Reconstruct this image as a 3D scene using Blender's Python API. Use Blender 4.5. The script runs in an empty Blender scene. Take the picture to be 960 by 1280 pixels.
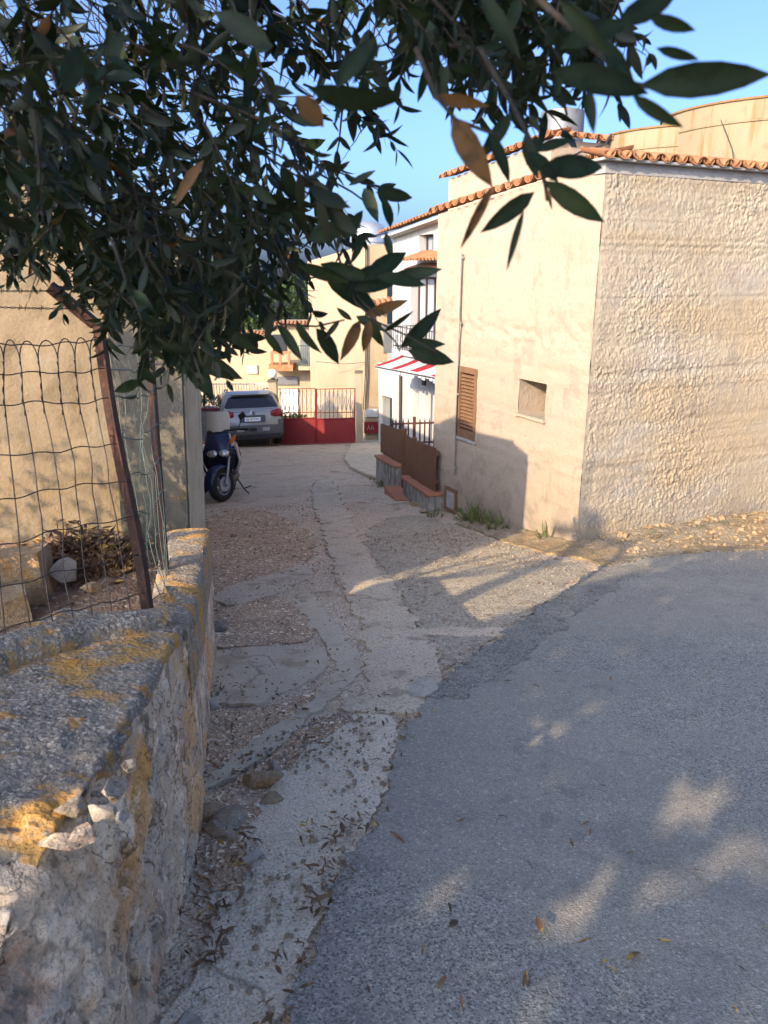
import bpy, bmesh, math, random
import numpy as np
from math import radians, sin, cos, tan, pi
from mathutils import Vector, Matrix, Euler
from mathutils.geometry import delaunay_2d_cdt
random.seed(7); rng = np.random.default_rng(7)
C = bpy.context.scene.collection

# ------------------------------------------------------------------ camera model
FPX, PITCH, CAMZ = 961.0, radians(17.3), 1.6
CAM = Vector((0, 0, CAMZ))
FW = Vector((0, cos(PITCH), -sin(PITCH))); UP = Vector((0, sin(PITCH), cos(PITCH))); RT = Vector((1, 0, 0))
def ray(px, py): return FW + RT*((px-480)/FPX) + UP*((640-py)/FPX)
def U(px, py, Z): return CAM + ray(px, py)*Z
def V(px, py, y0):                       # hit the vertical plane y = y0
    r = ray(px, py); return CAM + r*(y0/r.y)
def to_px(p):
    d = Vector(p)-CAM; Z = d.dot(FW)
    return (480+FPX*d.dot(RT)/Z, 640-FPX*d.dot(UP)/Z, Z)

SUN_AZ, SUN_EL = radians(-142.5), radians(24)
SUN = Vector((sin(SUN_AZ)*cos(SUN_EL), cos(SUN_AZ)*cos(SUN_EL), sin(SUN_EL)))

# ------------------------------------------------------------------ numpy noise
def _h(ix, iy, iz, k=0):
    n = (ix*374761393 + iy*668265263 + iz*2147483647 + k*974711) & 0xffffffff
    n = ((n ^ (n >> 13))*1274126177) & 0xffffffff
    n = (n ^ (n >> 16)); n = (n*2246822519) & 0xffffffff
    return ((n ^ (n >> 15)) & 0xffffff)/float(0xffffff)
def vn(P):
    P = np.asarray(P, float); I = np.floor(P).astype(np.int64); f = P-I; f = f*f*f*(f*(f*6-15)+10)
    r = 0
    for dx in (0, 1):
        for dy in (0, 1):
            for dz in (0, 1):
                w = (f[:, 0] if dx else 1-f[:, 0])*(f[:, 1] if dy else 1-f[:, 1])*(f[:, 2] if dz else 1-f[:, 2])
                r = r+w*_h(I[:, 0]+dx, I[:, 1]+dy, I[:, 2]+dz)
    return r*2-1
def fbm(P, o=4, g=.5):
    P = np.asarray(P, float); a, s, t = 1., 0, 0
    for k in range(o): s = s+a*vn(P*2**k+17.3*k); t += a; a *= g
    return s/t
def voro(P):                              # F1, F2-F1, cell id
    P = np.asarray(P, float); I = np.floor(P).astype(np.int64)
    d1 = np.full(len(P), 9.); d2 = np.full(len(P), 9.); cid = np.zeros(len(P))
    for dx in (-1, 0, 1):
        for dy in (-1, 0, 1):
            for dz in (-1, 0, 1):
                J = I+np.array([dx, dy, dz])
                Q = J+np.stack([_h(J[:, 0], J[:, 1], J[:, 2], k) for k in (1, 2, 3)], 1)
                d = np.linalg.norm(Q-P, axis=1); m = d < d1
                d2 = np.where(m, d1, np.minimum(d2, d)); cid = np.where(m, _h(J[:, 0], J[:, 1], J[:, 2], 9), cid); d1 = np.where(m, d, d1)
    return d1, d2-d1, cid
def voro2(P):                             # offset from the nearest cell centre, F2-F1, per-cell random vector
    P = np.asarray(P, float); I = np.floor(P).astype(np.int64); n = len(P)
    d1 = np.full(n, 9.); d2 = np.full(n, 9.); off = np.zeros((n, 3)); rv = np.zeros((n, 3))
    for dx in (-1, 0, 1):
        for dy in (-1, 0, 1):
            for dz in (-1, 0, 1):
                J = I+np.array([dx, dy, dz]); h_ = [_h(J[:, 0], J[:, 1], J[:, 2], k) for k in (1, 2, 3, 4, 5, 6)]
                o = P-(J+np.stack(h_[:3], 1)); d = np.linalg.norm(o, axis=1); m = d < d1
                d2 = np.where(m, d1, np.minimum(d2, d)); d1 = np.where(m, d, d1); off[m] = o[m]; rv[m] = np.stack(h_[3:], 1)[m]
    return off, d2-d1, rv
def n1(x, y=0., z=0., o=3): return float(fbm([[x, y, z]], o)[0])
def sstep(a, b, x):
    t = np.clip((np.asarray(x, float)-a)/(b-a), 0, 1); return t*t*(3-2*t)

# ------------------------------------------------------------------ mesh builder
class MB:
    def __init__(s): s.v = []; s.f = []; s.m = Matrix.Identity(4); s.mi = []; s.cur = 0
    def add(s, vs, fs):
        b = len(s.v); s.v += [tuple(s.m @ Vector(p)) for p in vs]
        s.f += [tuple(b+i for i in f) for f in fs]; s.mi += [s.cur]*len(fs); return s
    def box(s, c, d, bev=0, rot=None):
        bm = bmesh.new(); bmesh.ops.create_cube(bm, size=1)
        for v in bm.verts: v.co = Vector((v.co.x*d[0], v.co.y*d[1], v.co.z*d[2]))
        if bev: bmesh.ops.bevel(bm, geom=bm.edges[:], offset=bev, segments=2, affect='EDGES', profile=.6)
        M = Matrix.Translation(c) @ (rot.to_matrix().to_4x4() if isinstance(rot, Euler) else (rot or Matrix.Identity(4)))
        bm.verts.index_update()
        s.add([M @ v.co for v in bm.verts], [[v.index for v in f.verts] for f in bm.faces]); bm.free(); return s
    def tube(s, pts, r, n=8, cap=True):
        pts = [Vector(p) for p in pts]; k = len(pts); rs = r if isinstance(r, (list, tuple)) else [r]*k
        vs = []; up = None
        for i, p in enumerate(pts):
            t = (pts[min(i+1, k-1)]-pts[max(i-1, 0)])
            t = t.normalized() if t.length > 1e-9 else Vector((0, 0, 1))
            if up is None: up = Vector((0, 0, 1)) if abs(t.z) < .9 else Vector((1, 0, 0))
            a = t.cross(up)
            if a.length < 1e-6: a = t.orthogonal()
            a.normalize(); b = a.cross(t).normalized(); up = b
            for j in range(n):
                q = 2*pi*j/n; vs.append(p+(a*cos(q)+b*sin(q))*rs[i])
        fs = [(i*n+j, i*n+(j+1) % n, (i+1)*n+(j+1) % n, (i+1)*n+j) for i in range(k-1) for j in range(n)]
        if cap: fs += [tuple(range(n))[::-1], tuple((k-1)*n+j for j in range(n))]
        return s.add(vs, fs)
    def lathe(s, prof, n=20, M=None, cap=True):    # prof [(r,z)]
        M = M or Matrix.Identity(4); vs = []; k = len(prof)
        for r, z in prof:
            for j in range(n): q = 2*pi*j/n; vs.append(M @ Vector((r*cos(q), r*sin(q), z)))
        fs = [(i*n+j, i*n+(j+1) % n, (i+1)*n+(j+1) % n, (i+1)*n+j) for i in range(k-1) for j in range(n)]
        if cap: fs += [tuple(range(n))[::-1], tuple((k-1)*n+j for j in range(n))]
        return s.add(vs, fs)
    def prism(s, poly, a, b):                       # poly of 3D points, extruded by vectors a..b
        n = len(poly); a = Vector(a); b = Vector(b)
        vs = [Vector(p)+a for p in poly]+[Vector(p)+b for p in poly]
        return s.add(vs, [tuple(range(n))[::-1], tuple(range(n, 2*n))]+[(i, (i+1) % n, n+(i+1) % n, n+i) for i in range(n)])
    def loft(s, rings, cap=True, close=True):
        n = len(rings[0]); vs = [p for r in rings for p in r]; k = len(rings)
        fs = [(i*n+j, i*n+(j+1) % n, (i+1)*n+(j+1) % n, (i+1)*n+j) for i in range(k-1) for j in range(n if close else n-1)]
        if cap: fs += [tuple(range(n))[::-1], tuple((k-1)*n+j for j in range(n))]
        return s.add(vs, fs)
    def build(s, name, mat, parent=None, smooth=False, sub=0, bev=0, angle=40):
        me = bpy.data.meshes.new(name); me.from_pydata(s.v, [], s.f); me.validate()
        for mm in (mat if isinstance(mat, (list, tuple)) else [mat]): me.materials.append(mm)
        if any(s.mi) and len(me.polygons) == len(s.mi):
            me.polygons.foreach_set('material_index', s.mi)
        bm = bmesh.new(); bm.from_mesh(me); bmesh.ops.recalc_face_normals(bm, faces=bm.faces[:]); bm.to_mesh(me); bm.free()
        o = bpy.data.objects.new(name, me); C.objects.link(o)
        if smooth:
            me.polygons.foreach_set('use_smooth', [True]*len(me.polygons))
            if angle < 180: 
                try: me.set_sharp_from_angle(angle=radians(angle))
                except Exception: pass
        if bev:
            m = o.modifiers.new('bevel', 'BEVEL'); m.width = bev; m.segments = 2; m.limit_method = 'ANGLE'
        if sub:
            m = o.modifiers.new('sub', 'SUBSURF'); m.levels = m.render_levels = sub
        if parent: o.parent = parent
        return o
def np_obj(name, V_, F_, mat, parent=None, smooth=True, angle=180):
    me = bpy.data.meshes.new(name); me.from_pydata([tuple(p) for p in V_], [], [tuple(f) for f in F_]); me.update()
    for mm in (mat if isinstance(mat, (list, tuple)) else [mat]): me.materials.append(mm)
    if smooth: me.polygons.foreach_set('use_smooth', [True]*len(me.polygons))
    if angle < 180: me.set_sharp_from_angle(angle=radians(angle))
    o = bpy.data.objects.new(name, me); C.objects.link(o)
    if parent: o.parent = parent
    return o
def thing(name, label, cat, loc=(0, 0, 0), rot=None, group=None):
    o = bpy.data.objects.new(name, None); C.objects.link(o); o.location = loc; o.empty_display_size = .2
    if rot is not None:
        if isinstance(rot, (int, float)): o.rotation_euler = (0, 0, rot)
        else: o.rotation_euler = rot
    return tag(o, label, cat, group)
def tag(o, label, cat, group=None):
    o['label'] = label; o['category'] = cat
    if group: o['group'] = group
    return o
def struct(o, kind='structure', label=None, cat=None):
    o['kind'] = kind
    if label: o['label'] = label
    if cat: o['category'] = cat
    return o
class At:                                  # bake world coordinates into a thing whose Empty sits at loc
    def __init__(s, root): s.inv = Matrix.LocRotScale(root.location, root.rotation_euler, None).inverted()
    def __call__(s): m = MB(); m.m = s.inv; return m
def interp(x, xs, ys): return float(np.interp(x, xs, ys))

# ------------------------------------------------------------------ materials
class NT:
    def __init__(s, name):
        s.mat = bpy.data.materials.new(name); s.mat.use_nodes = True; s.t = s.mat.node_tree; s.N = s.t.nodes; s.L = s.t.links
        s.b = s.N['Principled BSDF']; s.geo = s.N.new('ShaderNodeNewGeometry'); s.tc = s.N.new('ShaderNodeTexCoord')
    def link(s, a, b): s.L.new(a, b); return s
    def put(s, inp, val):
        if hasattr(val, 'is_output'): s.L.new(val, inp)
        else: inp.default_value = val
    def math(s, op, a, b=0., c=0., clamp=False):
        n = s.N.new('ShaderNodeMath'); n.operation = op; n.use_clamp = clamp
        for i, v in enumerate((a, b, c)): s.put(n.inputs[i], v)
        return n.outputs[0]
    def mapr(s, v, a, b, lo=0., hi=1.):
        n = s.N.new('ShaderNodeMapRange'); n.interpolation_type = 'SMOOTHSTEP'
        for i, q in enumerate((v, a, b, lo, hi)): s.put(n.inputs[i], q)
        return n.outputs[0]
    def mapping(s, vec, sc=(1, 1, 1), rot=(0, 0, 0), loc=(0, 0, 0)):
        n = s.N.new('ShaderNodeMapping'); s.L.new(vec, n.inputs[0]); n.inputs['Scale'].default_value = sc
        n.inputs['Rotation'].default_value = rot; n.inputs['Location'].default_value = loc; return n.outputs[0]
    def noise(s, vec, scale, detail=4, rough=.55, dist=0.):
        n = s.N.new('ShaderNodeTexNoise'); s.L.new(vec, n.inputs['Vector'])
        n.inputs['Scale'].default_value = scale; n.inputs['Detail'].default_value = detail
        n.inputs['Roughness'].default_value = rough; n.inputs['Distortion'].default_value = dist; return n.outputs['Fac']
    def voronoi(s, vec, scale, feat='F1', out='Distance', rnd=1.):
        n = s.N.new('ShaderNodeTexVoronoi'); n.feature = feat; s.L.new(vec, n.inputs['Vector'])
        n.inputs['Scale'].default_value = scale; n.inputs['Randomness'].default_value = rnd; return n.outputs[out]
    def mix(s, f, a, b):
        n = s.N.new('ShaderNodeMix'); n.data_type = 'RGBA'; s.put(n.inputs[0], f)
        for i, v in ((6, a), (7, b)): s.put(n.inputs[i], (*v, 1) if isinstance(v, tuple) and len(v) == 3 else v)
        return n.outputs[2]
    def bump(s, h, strength, dist, prev=None):
        n = s.N.new('ShaderNodeBump'); n.inputs['Strength'].default_value = strength; n.inputs['Distance'].default_value = dist
        s.L.new(h, n.inputs['Height'])
        if prev is not None: s.L.new(prev, n.inputs['Normal'])
        return n.outputs[0]
TONE = dict(grey_painted_metal=.5, worn_asphalt=(1.18, 1.12, .95), grey_aggregate_concrete=(1.72, 1.52, 1.22), rubble_limestone=(1.78, 1.44, 1.10), lichened_mortar=(1.15, 1.0, .80), old_lane_surface=(1.5, 1.36, 1.12), aggregate_concrete=(1.24, 1.13, .93), smooth_concrete=(1.3, 1.17, .95), grey_limestone=(1.2, 1.0, .78), white_stone=(.62, .56, .47), trodden_dirt=(2.25, 2.05, 1.70), gravelly_lane=(1.25, 1.17, .98), dark_edge_asphalt=(1.65, 1.58, 1.36), spilt_cement=(.85, .77, .64), rusted_iron=.55, green_coated_wire=.6, olive_bark=.5, cream_render=(.465, .437, .42), roughcast_render=(.545, .535, .52), white_render=.52, yellow_render=.50, pale_cream_render=(.46, .44, .39), grey_mortar=.7, tan_render=.37, cream_tank_render=(.38, .36, .32), terracotta=.62, white_awning_cloth=.6, red_awning_cloth=.5, grey_curtain=.7, grey_pipe=.7, dry_bank_soil=.72, old_concrete=.42, lane_wall_render=.62, rust_band=.6, white_metal_paint=.75, limestone=(.95, .80, .62), steel=.7)
def mk(name, base, layers=(), rough=.85, bumps=(), coord='pos', metal=0., spec=.3, rvar=0.):
    """layers: (kind, scale, lo, hi, colour, amount, {sc:anisotropy, z:(z0,z1), up:(a,b), rot}); bumps: (kind, scale, strength, distance[, sc])"""
    k_ = TONE.get(name, 1.); k_ = k_ if isinstance(k_, tuple) else (k_,)*3; base = tuple(c*q for c, q in zip(base, k_)); layers = [(*L[:4], tuple(c*q for c, q in zip(L[4], k_)), *L[5:]) for L in layers]
    t = NT(name); vec = t.geo.outputs['Position'] if coord == 'pos' else t.tc.outputs['Object']
    col = base; sep = None
    def src(kind, scale, o):
        v = vec
        if o.get('sc') or o.get('rot') or o.get('loc'): v = t.mapping(vec, o.get('sc', (1, 1, 1)), o.get('rot', (0, 0, 0)), o.get('loc', (0, 0, 0)))
        if kind == 'noise': return t.noise(v, scale, o.get('d', 5), o.get('r', .58), o.get('dist', 0))
        if kind == 'fine': return t.noise(v, scale, 2, .6)
        if kind == 'chip': return t.voronoi(v, scale)
        if kind == 'cell': 
            q = t.voronoi(v, scale, 'F1', 'Color'); n = t.N.new('ShaderNodeSeparateColor'); t.L.new(q, n.inputs[0]); return n.outputs[0]
        if kind == 'edge':
            w = t.N.new('ShaderNodeMix'); w.data_type = 'VECTOR'; w.inputs[0].default_value = o.get('warp', .06)
            nz = t.N.new('ShaderNodeTexNoise'); nz.inputs['Scale'].default_value = scale*1.7; nz.inputs['Detail'].default_value = 4; t.L.new(v, nz.inputs['Vector'])
            t.L.new(v, w.inputs[4]); t.L.new(nz.outputs['Color'], w.inputs[5])
            return t.voronoi(w.outputs[1], scale, 'DISTANCE_TO_EDGE')
    for L in layers:
        kind, scale, lo, hi, c, amt = L[:6]; o = L[6] if len(L) > 6 else {}
        f = t.mapr(src(kind, scale, o), lo, hi)
        if 'z' in o or 'x' in o or 'y' in o:
            for ax in 'xyz':
                if ax in o:
                    if sep is None: sep = t.N.new('ShaderNodeSeparateXYZ'); t.L.new(vec, sep.inputs[0])
                    f = t.math('MULTIPLY', f, t.mapr(sep.outputs['xyz'.index(ax)], *o[ax]))
        if 'up' in o:
            s2 = t.N.new('ShaderNodeSeparateXYZ'); t.L.new(t.geo.outputs['Normal'], s2.inputs[0])
            f = t.math('MULTIPLY', f, t.mapr(s2.outputs[2], *o['up']))
        f = t.math('MULTIPLY', f, amt, clamp=True)
        col = t.mix(f, col, c)
    t.put(t.b.inputs['Base Color'], (*col, 1) if isinstance(col, tuple) else col)
    t.b.inputs['Roughness'].default_value = rough; t.b.inputs['Metallic'].default_value = metal
    t.b.inputs['Specular IOR Level'].default_value = spec
    if rvar: t.put(t.b.inputs['Roughness'], t.math('ADD', t.math('MULTIPLY', t.noise(vec, 9, 4), rvar), rough-rvar/2, clamp=True))
    nrm = None
    for B in bumps:
        kind, scale, st, di = B[:4]; o = B[4] if len(B) > 4 else {}
        nrm = t.bump(src(kind, scale, o), st, di, nrm)
    if nrm is not None: t.L.new(nrm, t.b.inputs['Normal'])
    return t.mat
def glassy(name, col, rough=.08):
    t = NT(name); t.b.inputs['Base Color'].default_value = (*col, 1); t.b.inputs['Roughness'].default_value = rough
    t.b.inputs['Specular IOR Level'].default_value = .6
    n = t.noise(t.tc.outputs['Object'], 3, 2); t.L.new(t.bump(n, .05, .02), t.b.inputs['Normal']); return t.mat
SKY_S, SUN_S, EXPO = .15, 2.75, 1.75
# ------------------------------------------------------------------ the materials
M = {}
M['facade'] = mk('cream_render', (.73, .62, .47), [
    ('noise', 1.3, .48, .75, (.68, .55, .38), .45), ('noise', 5, .55, .8, (.58, .49, .38), .3),
    ('noise', 2.2, .58, .72, (.50, .42, .32), .4, {'sc': (.5, .5, 3.2)}),
    ('noise', 3, .35, .7, (.30, .27, .22), .75, {'z': (-.55, -1.5)}), ('noise', 6, .52, .62, (.36, .31, .25), .35, {'z': (-.2, -1.3)}),
    ('noise', 4, .60, .72, (.40, .30, .20), .3, {'sc': (2, 2, .5)}), ('noise', 24, .56, .70, (.58, .49, .37), .5), ('noise', 70, .58, .72, (.50, .42, .31), .5), ('noise', 9, .62, .68, (.52, .43, .32), .4), ('noise', 5, .61, .72, (.52, .44, .33), .3, {'sc': (2.2, 2.2, .35), 'loc': (1, 4, 0)}), ('noise', 3, .56, .64, (.50, .43, .34), .5, {'loc': (8, 4, 2), 'd': 8})],
    .92, [('noise', 16, .55, .02), ('noise', 50, .7, .010), ('noise', 130, .6, .004)])
M['roughcast'] = mk('roughcast_render', (.62, .53, .395), [
    ('noise', .9, .4, .7, (.52, .43, .30), .7), ('noise', 1.6, .48, .66, (.53, .50, .45), .5, {'sc': (1, 1, 1.5)}),
    ('noise', 1.1, .48, .62, (.60, .44, .26), .5, {'sc': (.35, .35, 1.6)}), ('noise', 2.6, .56, .68, (.40, .34, .27), .6, {'sc': (1.6, 1.6, .4), 'loc': (5, 0, 0)}),
    ('noise', 7, .5, .75, (.38, .32, .25), .45), ('noise', 2.5, .4, .7, (.30, .26, .21), .7, {'z': (-.7, -1.35)}), ('noise', 40, .55, .75, (.40, .34, .26), .4)],
    .95, [('noise', 70, .4, .006), ('noise', 200, .3, .003)])
M['white_wall'] = mk('white_render', (.74, .73, .70), [('noise', 1.2, .4, .7, (.68, .64, .56), .7), ('noise', 4, .55, .75, (.52, .48, .42), .4),
    ('noise', 3, .5, .7, (.45, .40, .33), .5, {'sc': (3, 3, .3)})], .9, [('noise', 40, .3, .006)])
M['yellow_wall'] = mk('yellow_render', (.68, .53, .34), [('noise', .8, .4, .7, (.60, .42, .24), .7), ('noise', 2.5, .5, .7, (.50, .40, .29), .6, {'sc': (2.5, 2.5, .4)}),
    ('noise', 6, .55, .75, (.40, .33, .25), .4)], .92, [('noise', 30, .4, .01)])
M['pale_wall'] = mk('pale_cream_render', (.74, .62, .45), [('noise', .7, .4, .7, (.66, .52, .36), .7), ('noise', 3, .52, .7, (.52, .43, .33), .5, {'sc': (2, 2, .5)})], .92, [('noise', 30, .4, .01)])
M['soffit'] = mk('grey_mortar', (.44, .42, .39), [('noise', 6, .4, .7, (.33, .31, .29), .7), ('noise', 30, .5, .7, (.5, .47, .42), .5)], .95, [('noise', 40, .6, .01)])
M['tan_wall'] = mk('tan_render', (.50, .37, .225), [
    ('noise', 1.2, .4, .7, (.43, .31, .17), .7), ('noise', 3, .5, .72, (.55, .47, .34), .55), ('noise', 2, .5, .68, (.36, .30, .22), .6, {'sc': (2.2, 2.2, .5)}),
    ('noise', 3, .5, .62, (.47, .29, .11), .6, {'z': (.75, .1)}), ('noise', 25, .52, .7, (.38, .28, .17), .5), ('noise', 2.6, .50, .64, (.30, .22, .13), .55, {'loc': (3, 0, 5), 'sc': (1.2, 1, 1.2)})],
    .95, [('noise', 7, .5, .03), ('noise', 35, .55, .012), ('noise', 120, .4, .004)])
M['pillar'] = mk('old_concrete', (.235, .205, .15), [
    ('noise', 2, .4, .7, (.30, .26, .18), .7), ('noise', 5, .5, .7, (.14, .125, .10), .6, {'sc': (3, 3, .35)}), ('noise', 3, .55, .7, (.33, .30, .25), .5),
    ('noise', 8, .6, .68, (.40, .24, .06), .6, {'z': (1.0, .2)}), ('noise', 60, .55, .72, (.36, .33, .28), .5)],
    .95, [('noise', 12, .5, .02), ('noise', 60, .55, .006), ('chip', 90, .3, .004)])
M['pillar_bounce_side'] = mk('bounce_lit_render', (.47, .39, .26), [('noise', 3, .4, .7, (.38, .30, .19), .7), ('noise', 7, .5, .68, (.27, .22, .15), .7, {'sc': (3, 3, .4)}), ('noise', 40, .55, .7, (.3, .25, .18), .5)], .95, [('noise', 20, .8, .015), ('noise', 80, .6, .005)])  # paler pillar tone with light bounced across the lane painted in
M['lane_wall'] = mk('lane_wall_render', (.50, .42, .29), [('noise', 2, .4, .7, (.40, .33, .22), .7), ('noise', 5, .5, .7, (.3, .26, .2), .6, {'sc': (3, 3, .35)})], .95, [('noise', 25, .6, .012)])
M['asphalt'] = mk('worn_asphalt', (.205, .20, .196), [
    ('noise', .7, .4, .7, (.245, .238, .23), .8), ('noise', 2.6, .45, .7, (.165, .163, .163), .6), ('noise', .35, .5, .62, (.15, .15, .152), .5),
    ('fine', 190, .38, .64, (.30, .292, .28), .6), ('cell', 125, .45, .95, (.34, .333, .315), .85), ('cell', 165, .38, .08, (.062, .064, .068), .8), ('cell', 140, .93, .95, (.42, .41, .39), .7), ('noise', .5, .50, .60, (.27, .255, .235), .5, {'loc': (6, 6, 0)}), ('noise', 9, .55, .7, (.13, .13, .13), .45), ('fine', 330, .52, .7, (.09, .09, .093), .6), ('cell', 120, .955, .97, (.40, .39, .37), .7),
    ('noise', 1.4, .60, .74, (.26, .235, .205), .55), ('noise', .9, .62, .72, (.135, .132, .13), .5, {'loc': (3, 1, 0)})],
    .88, [('chip', 150, .55, .004), ('fine', 260, .5, .003), ('noise', 6, .3, .02)], spec=.35)
M['lane'] = mk('old_lane_surface', (.36, .295, .235), [
    ('noise', .8, .42, .66, (.42, .36, .295), .8), ('noise', 1.3, .46, .66, (.235, .165, .115), .8), ('noise', 4.5, .5, .68, (.43, .38, .32), .6), ('noise', 3.1, .52, .68, (.25, .215, .185), .7, {'loc': (2, 8, 0)}),
    ('fine', 120, .40, .64, (.44, .39, .335), .55), ('cell', 85, .72, .78, (.50, .45, .385), .6), ('cell', 140, .66, .8, (.46, .41, .36), .6), ('cell', 120, .28, .12, (.12, .092, .07), .75), ('fine', 260, .54, .68, (.17, .13, .10), .6),
    ('cell', 60, .95, .96, (.60, .56, .50), .7), ('noise', 2.1, .60, .70, (.16, .115, .08), .75, {'loc': (5, 2, 0)})],
    .95, [('noise', 9, .5, .03), ('chip', 62, .7, .012), ('chip', 120, .5, .005), ('fine', 220, .4, .003)])
M['concrete'] = mk('aggregate_concrete', (.44, .39, .325), [
    ('noise', 1.4, .42, .68, (.49, .435, .365), .8), ('noise', 3.5, .48, .68, (.31, .26, .205), .75), ('fine', 150, .40, .62, (.52, .47, .41), .5),
    ('cell', 120, .6, .8, (.52, .475, .41), .6), ('cell', 120, .26, .1, (.19, .16, .13), .7), ('fine', 280, .55, .68, (.22, .185, .15), .55), ('noise', 7, .56, .68, (.24, .185, .14), .7), ('noise', 2.4, .58, .68, (.25, .19, .14), .6, {'loc': (4, 4, 0)}), ('edge', .55, .006, 0., (.15, .12, .09), .5, {'warp': .5})],
    .93, [('noise', 10, .4, .02), ('chip', 100, .6, .006), ('fine', 240, .4, .003)])
M['apron'] = mk('grey_aggregate_concrete', (.37, .345, .31), [
    ('noise', 1.4, .42, .68, (.44, .41, .365), .8), ('noise', 3.5, .5, .7, (.27, .245, .215), .75), ('fine', 170, .40, .62, (.50, .47, .43), .5),
    ('cell', 140, .6, .85, (.51, .485, .445), .65), ('cell', 150, .28, .08, (.19, .175, .155), .7), ('fine', 300, .54, .68, (.20, .185, .16), .5), ('cell', 110, .96, .97, (.50, .48, .44), .6), ('noise', 6, .58, .7, (.20, .165, .13), .6), ('edge', .8, .005, 0., (.10, .085, .07), .6, {'warp': .5})],
    .93, [('noise', 10, .5, .025), ('chip', 105, .7, .007), ('fine', 240, .5, .003)])
M['smooth_conc'] = mk('smooth_concrete', (.39, .355, .305), [('noise', 2.5, .4, .7, (.45, .415, .36), .8), ('noise', 6, .5, .7, (.27, .23, .185), .75), ('cell', 150, .82, .86, (.54, .50, .45), .6), ('fine', 180, .5, .7, (.25, .225, .19), .6), ('noise', 3, .56, .66, (.26, .20, .15), .6, {'loc': (9, 2, 0)}), ('edge', .9, .006, 0., (.12, .10, .08), .6, {'warp': .5})], .92, [('noise', 14, .4, .012), ('chip', 110, .4, .004)])
M['dirt'] = mk('trodden_dirt', (.225, .165, .118), [('noise', 2, .42, .66, (.30, .23, .17), .8), ('noise', 5, .5, .68, (.145, .10, .07), .8), ('noise', 14, .52, .68, (.33, .275, .22), .6), ('cell', 75, .78, .84, (.43, .38, .32), .75), ('cell', 130, .30, .12, (.075, .055, .04), .75), ('fine', 220, .5, .68, (.12, .088, .065), .6), ('cell', 48, .955, .965, (.52, .48, .42), .75)], .97, [('noise', 12, .8, .04), ('chip', 75, .8, .012), ('fine', 220, .5, .004)])
M['gravelly'] = mk('gravelly_lane', (.34, .305, .26), [('noise', 1.6, .44, .66, (.40, .365, .31), .7), ('noise', 4, .5, .68, (.25, .215, .175), .8), ('cell', 70, .55, .85, (.50, .46, .40), .75), ('cell', 85, .34, .14, (.125, .105, .085), .85), ('cell', 140, .7, .8, (.45, .42, .37), .6), ('fine', 260, .52, .68, (.15, .13, .105), .65), ('noise', 8, .58, .68, (.20, .16, .12), .6)], .96, [('noise', 11, .6, .03), ('chip', 70, .9, .012), ('chip', 140, .6, .006)])
M['old_asphalt'] = mk('dark_edge_asphalt', (.135, .132, .13), [('noise', 3, .42, .66, (.19, .182, .17), .8), ('noise', 8, .5, .66, (.085, .083, .082), .7), ('cell', 120, .55, .95, (.27, .262, .245), .7), ('cell', 130, .36, .1, (.045, .045, .047), .8), ('noise', 2, .58, .68, (.24, .21, .17), .6)], .92, [('noise', 14, .8, .03), ('chip', 110, .8, .008)])
M['stained'] = mk('stained_wall_render', (.30, .27, .225), [('noise', 3, .42, .62, (.12, .11, .095), .9, {'sc': (2.5, 2.5, .5)}), ('noise', 8, .5, .66, (.40, .36, .30), .6), ('noise', 30, .55, .7, (.1, .09, .08), .6)], .95, [('noise', 25, .8, .012)])
M['cement'] = mk('spilt_cement', (.50, .49, .46), [('noise', 9, .45, .65, (.36, .35, .33), .8), ('cell', 90, .75, .85, (.3, .29, .27), .7)], .92, [('noise', 30, .6, .012)])
M['soil'] = mk('garden_soil', (.21, .125, .075), [('noise', 2, .4, .7, (.25, .165, .105), .8), ('noise', 9, .5, .7, (.10, .062, .038), .8), ('cell', 45, .88, .9, (.40, .33, .24), .7), ('fine', 90, .5, .7, (.30, .21, .13), .6)], .97, [('noise', 14, .8, .05), ('chip', 60, .7, .012)])
M['bank'] = mk('dry_bank_soil', (.36, .275, .175), [('noise', 2, .4, .7, (.43, .33, .20), .8), ('noise', 7, .5, .7, (.24, .18, .11), .7), ('cell', 38, .80, .84, (.52, .45, .34), .8), ('cell', 70, .70, .80, (.46, .38, .27), .6), ('noise', 11, .6, .7, (.16, .17, .06), .5), ('noise', .9, .5, .6, (.40, .26, .10), .5)], .97, [('noise', 12, .8, .04), ('chip', 45, .8, .014), ('chip', 110, .5, .005)])
M['terrain'] = mk('hill_ground', (.22, .17, .11), [('noise', .3, .4, .7, (.14, .14, .06), .8), ('noise', 3, .5, .7, (.28, .21, .14), .7)], .97, [('noise', 3, .8, .1)])
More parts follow.
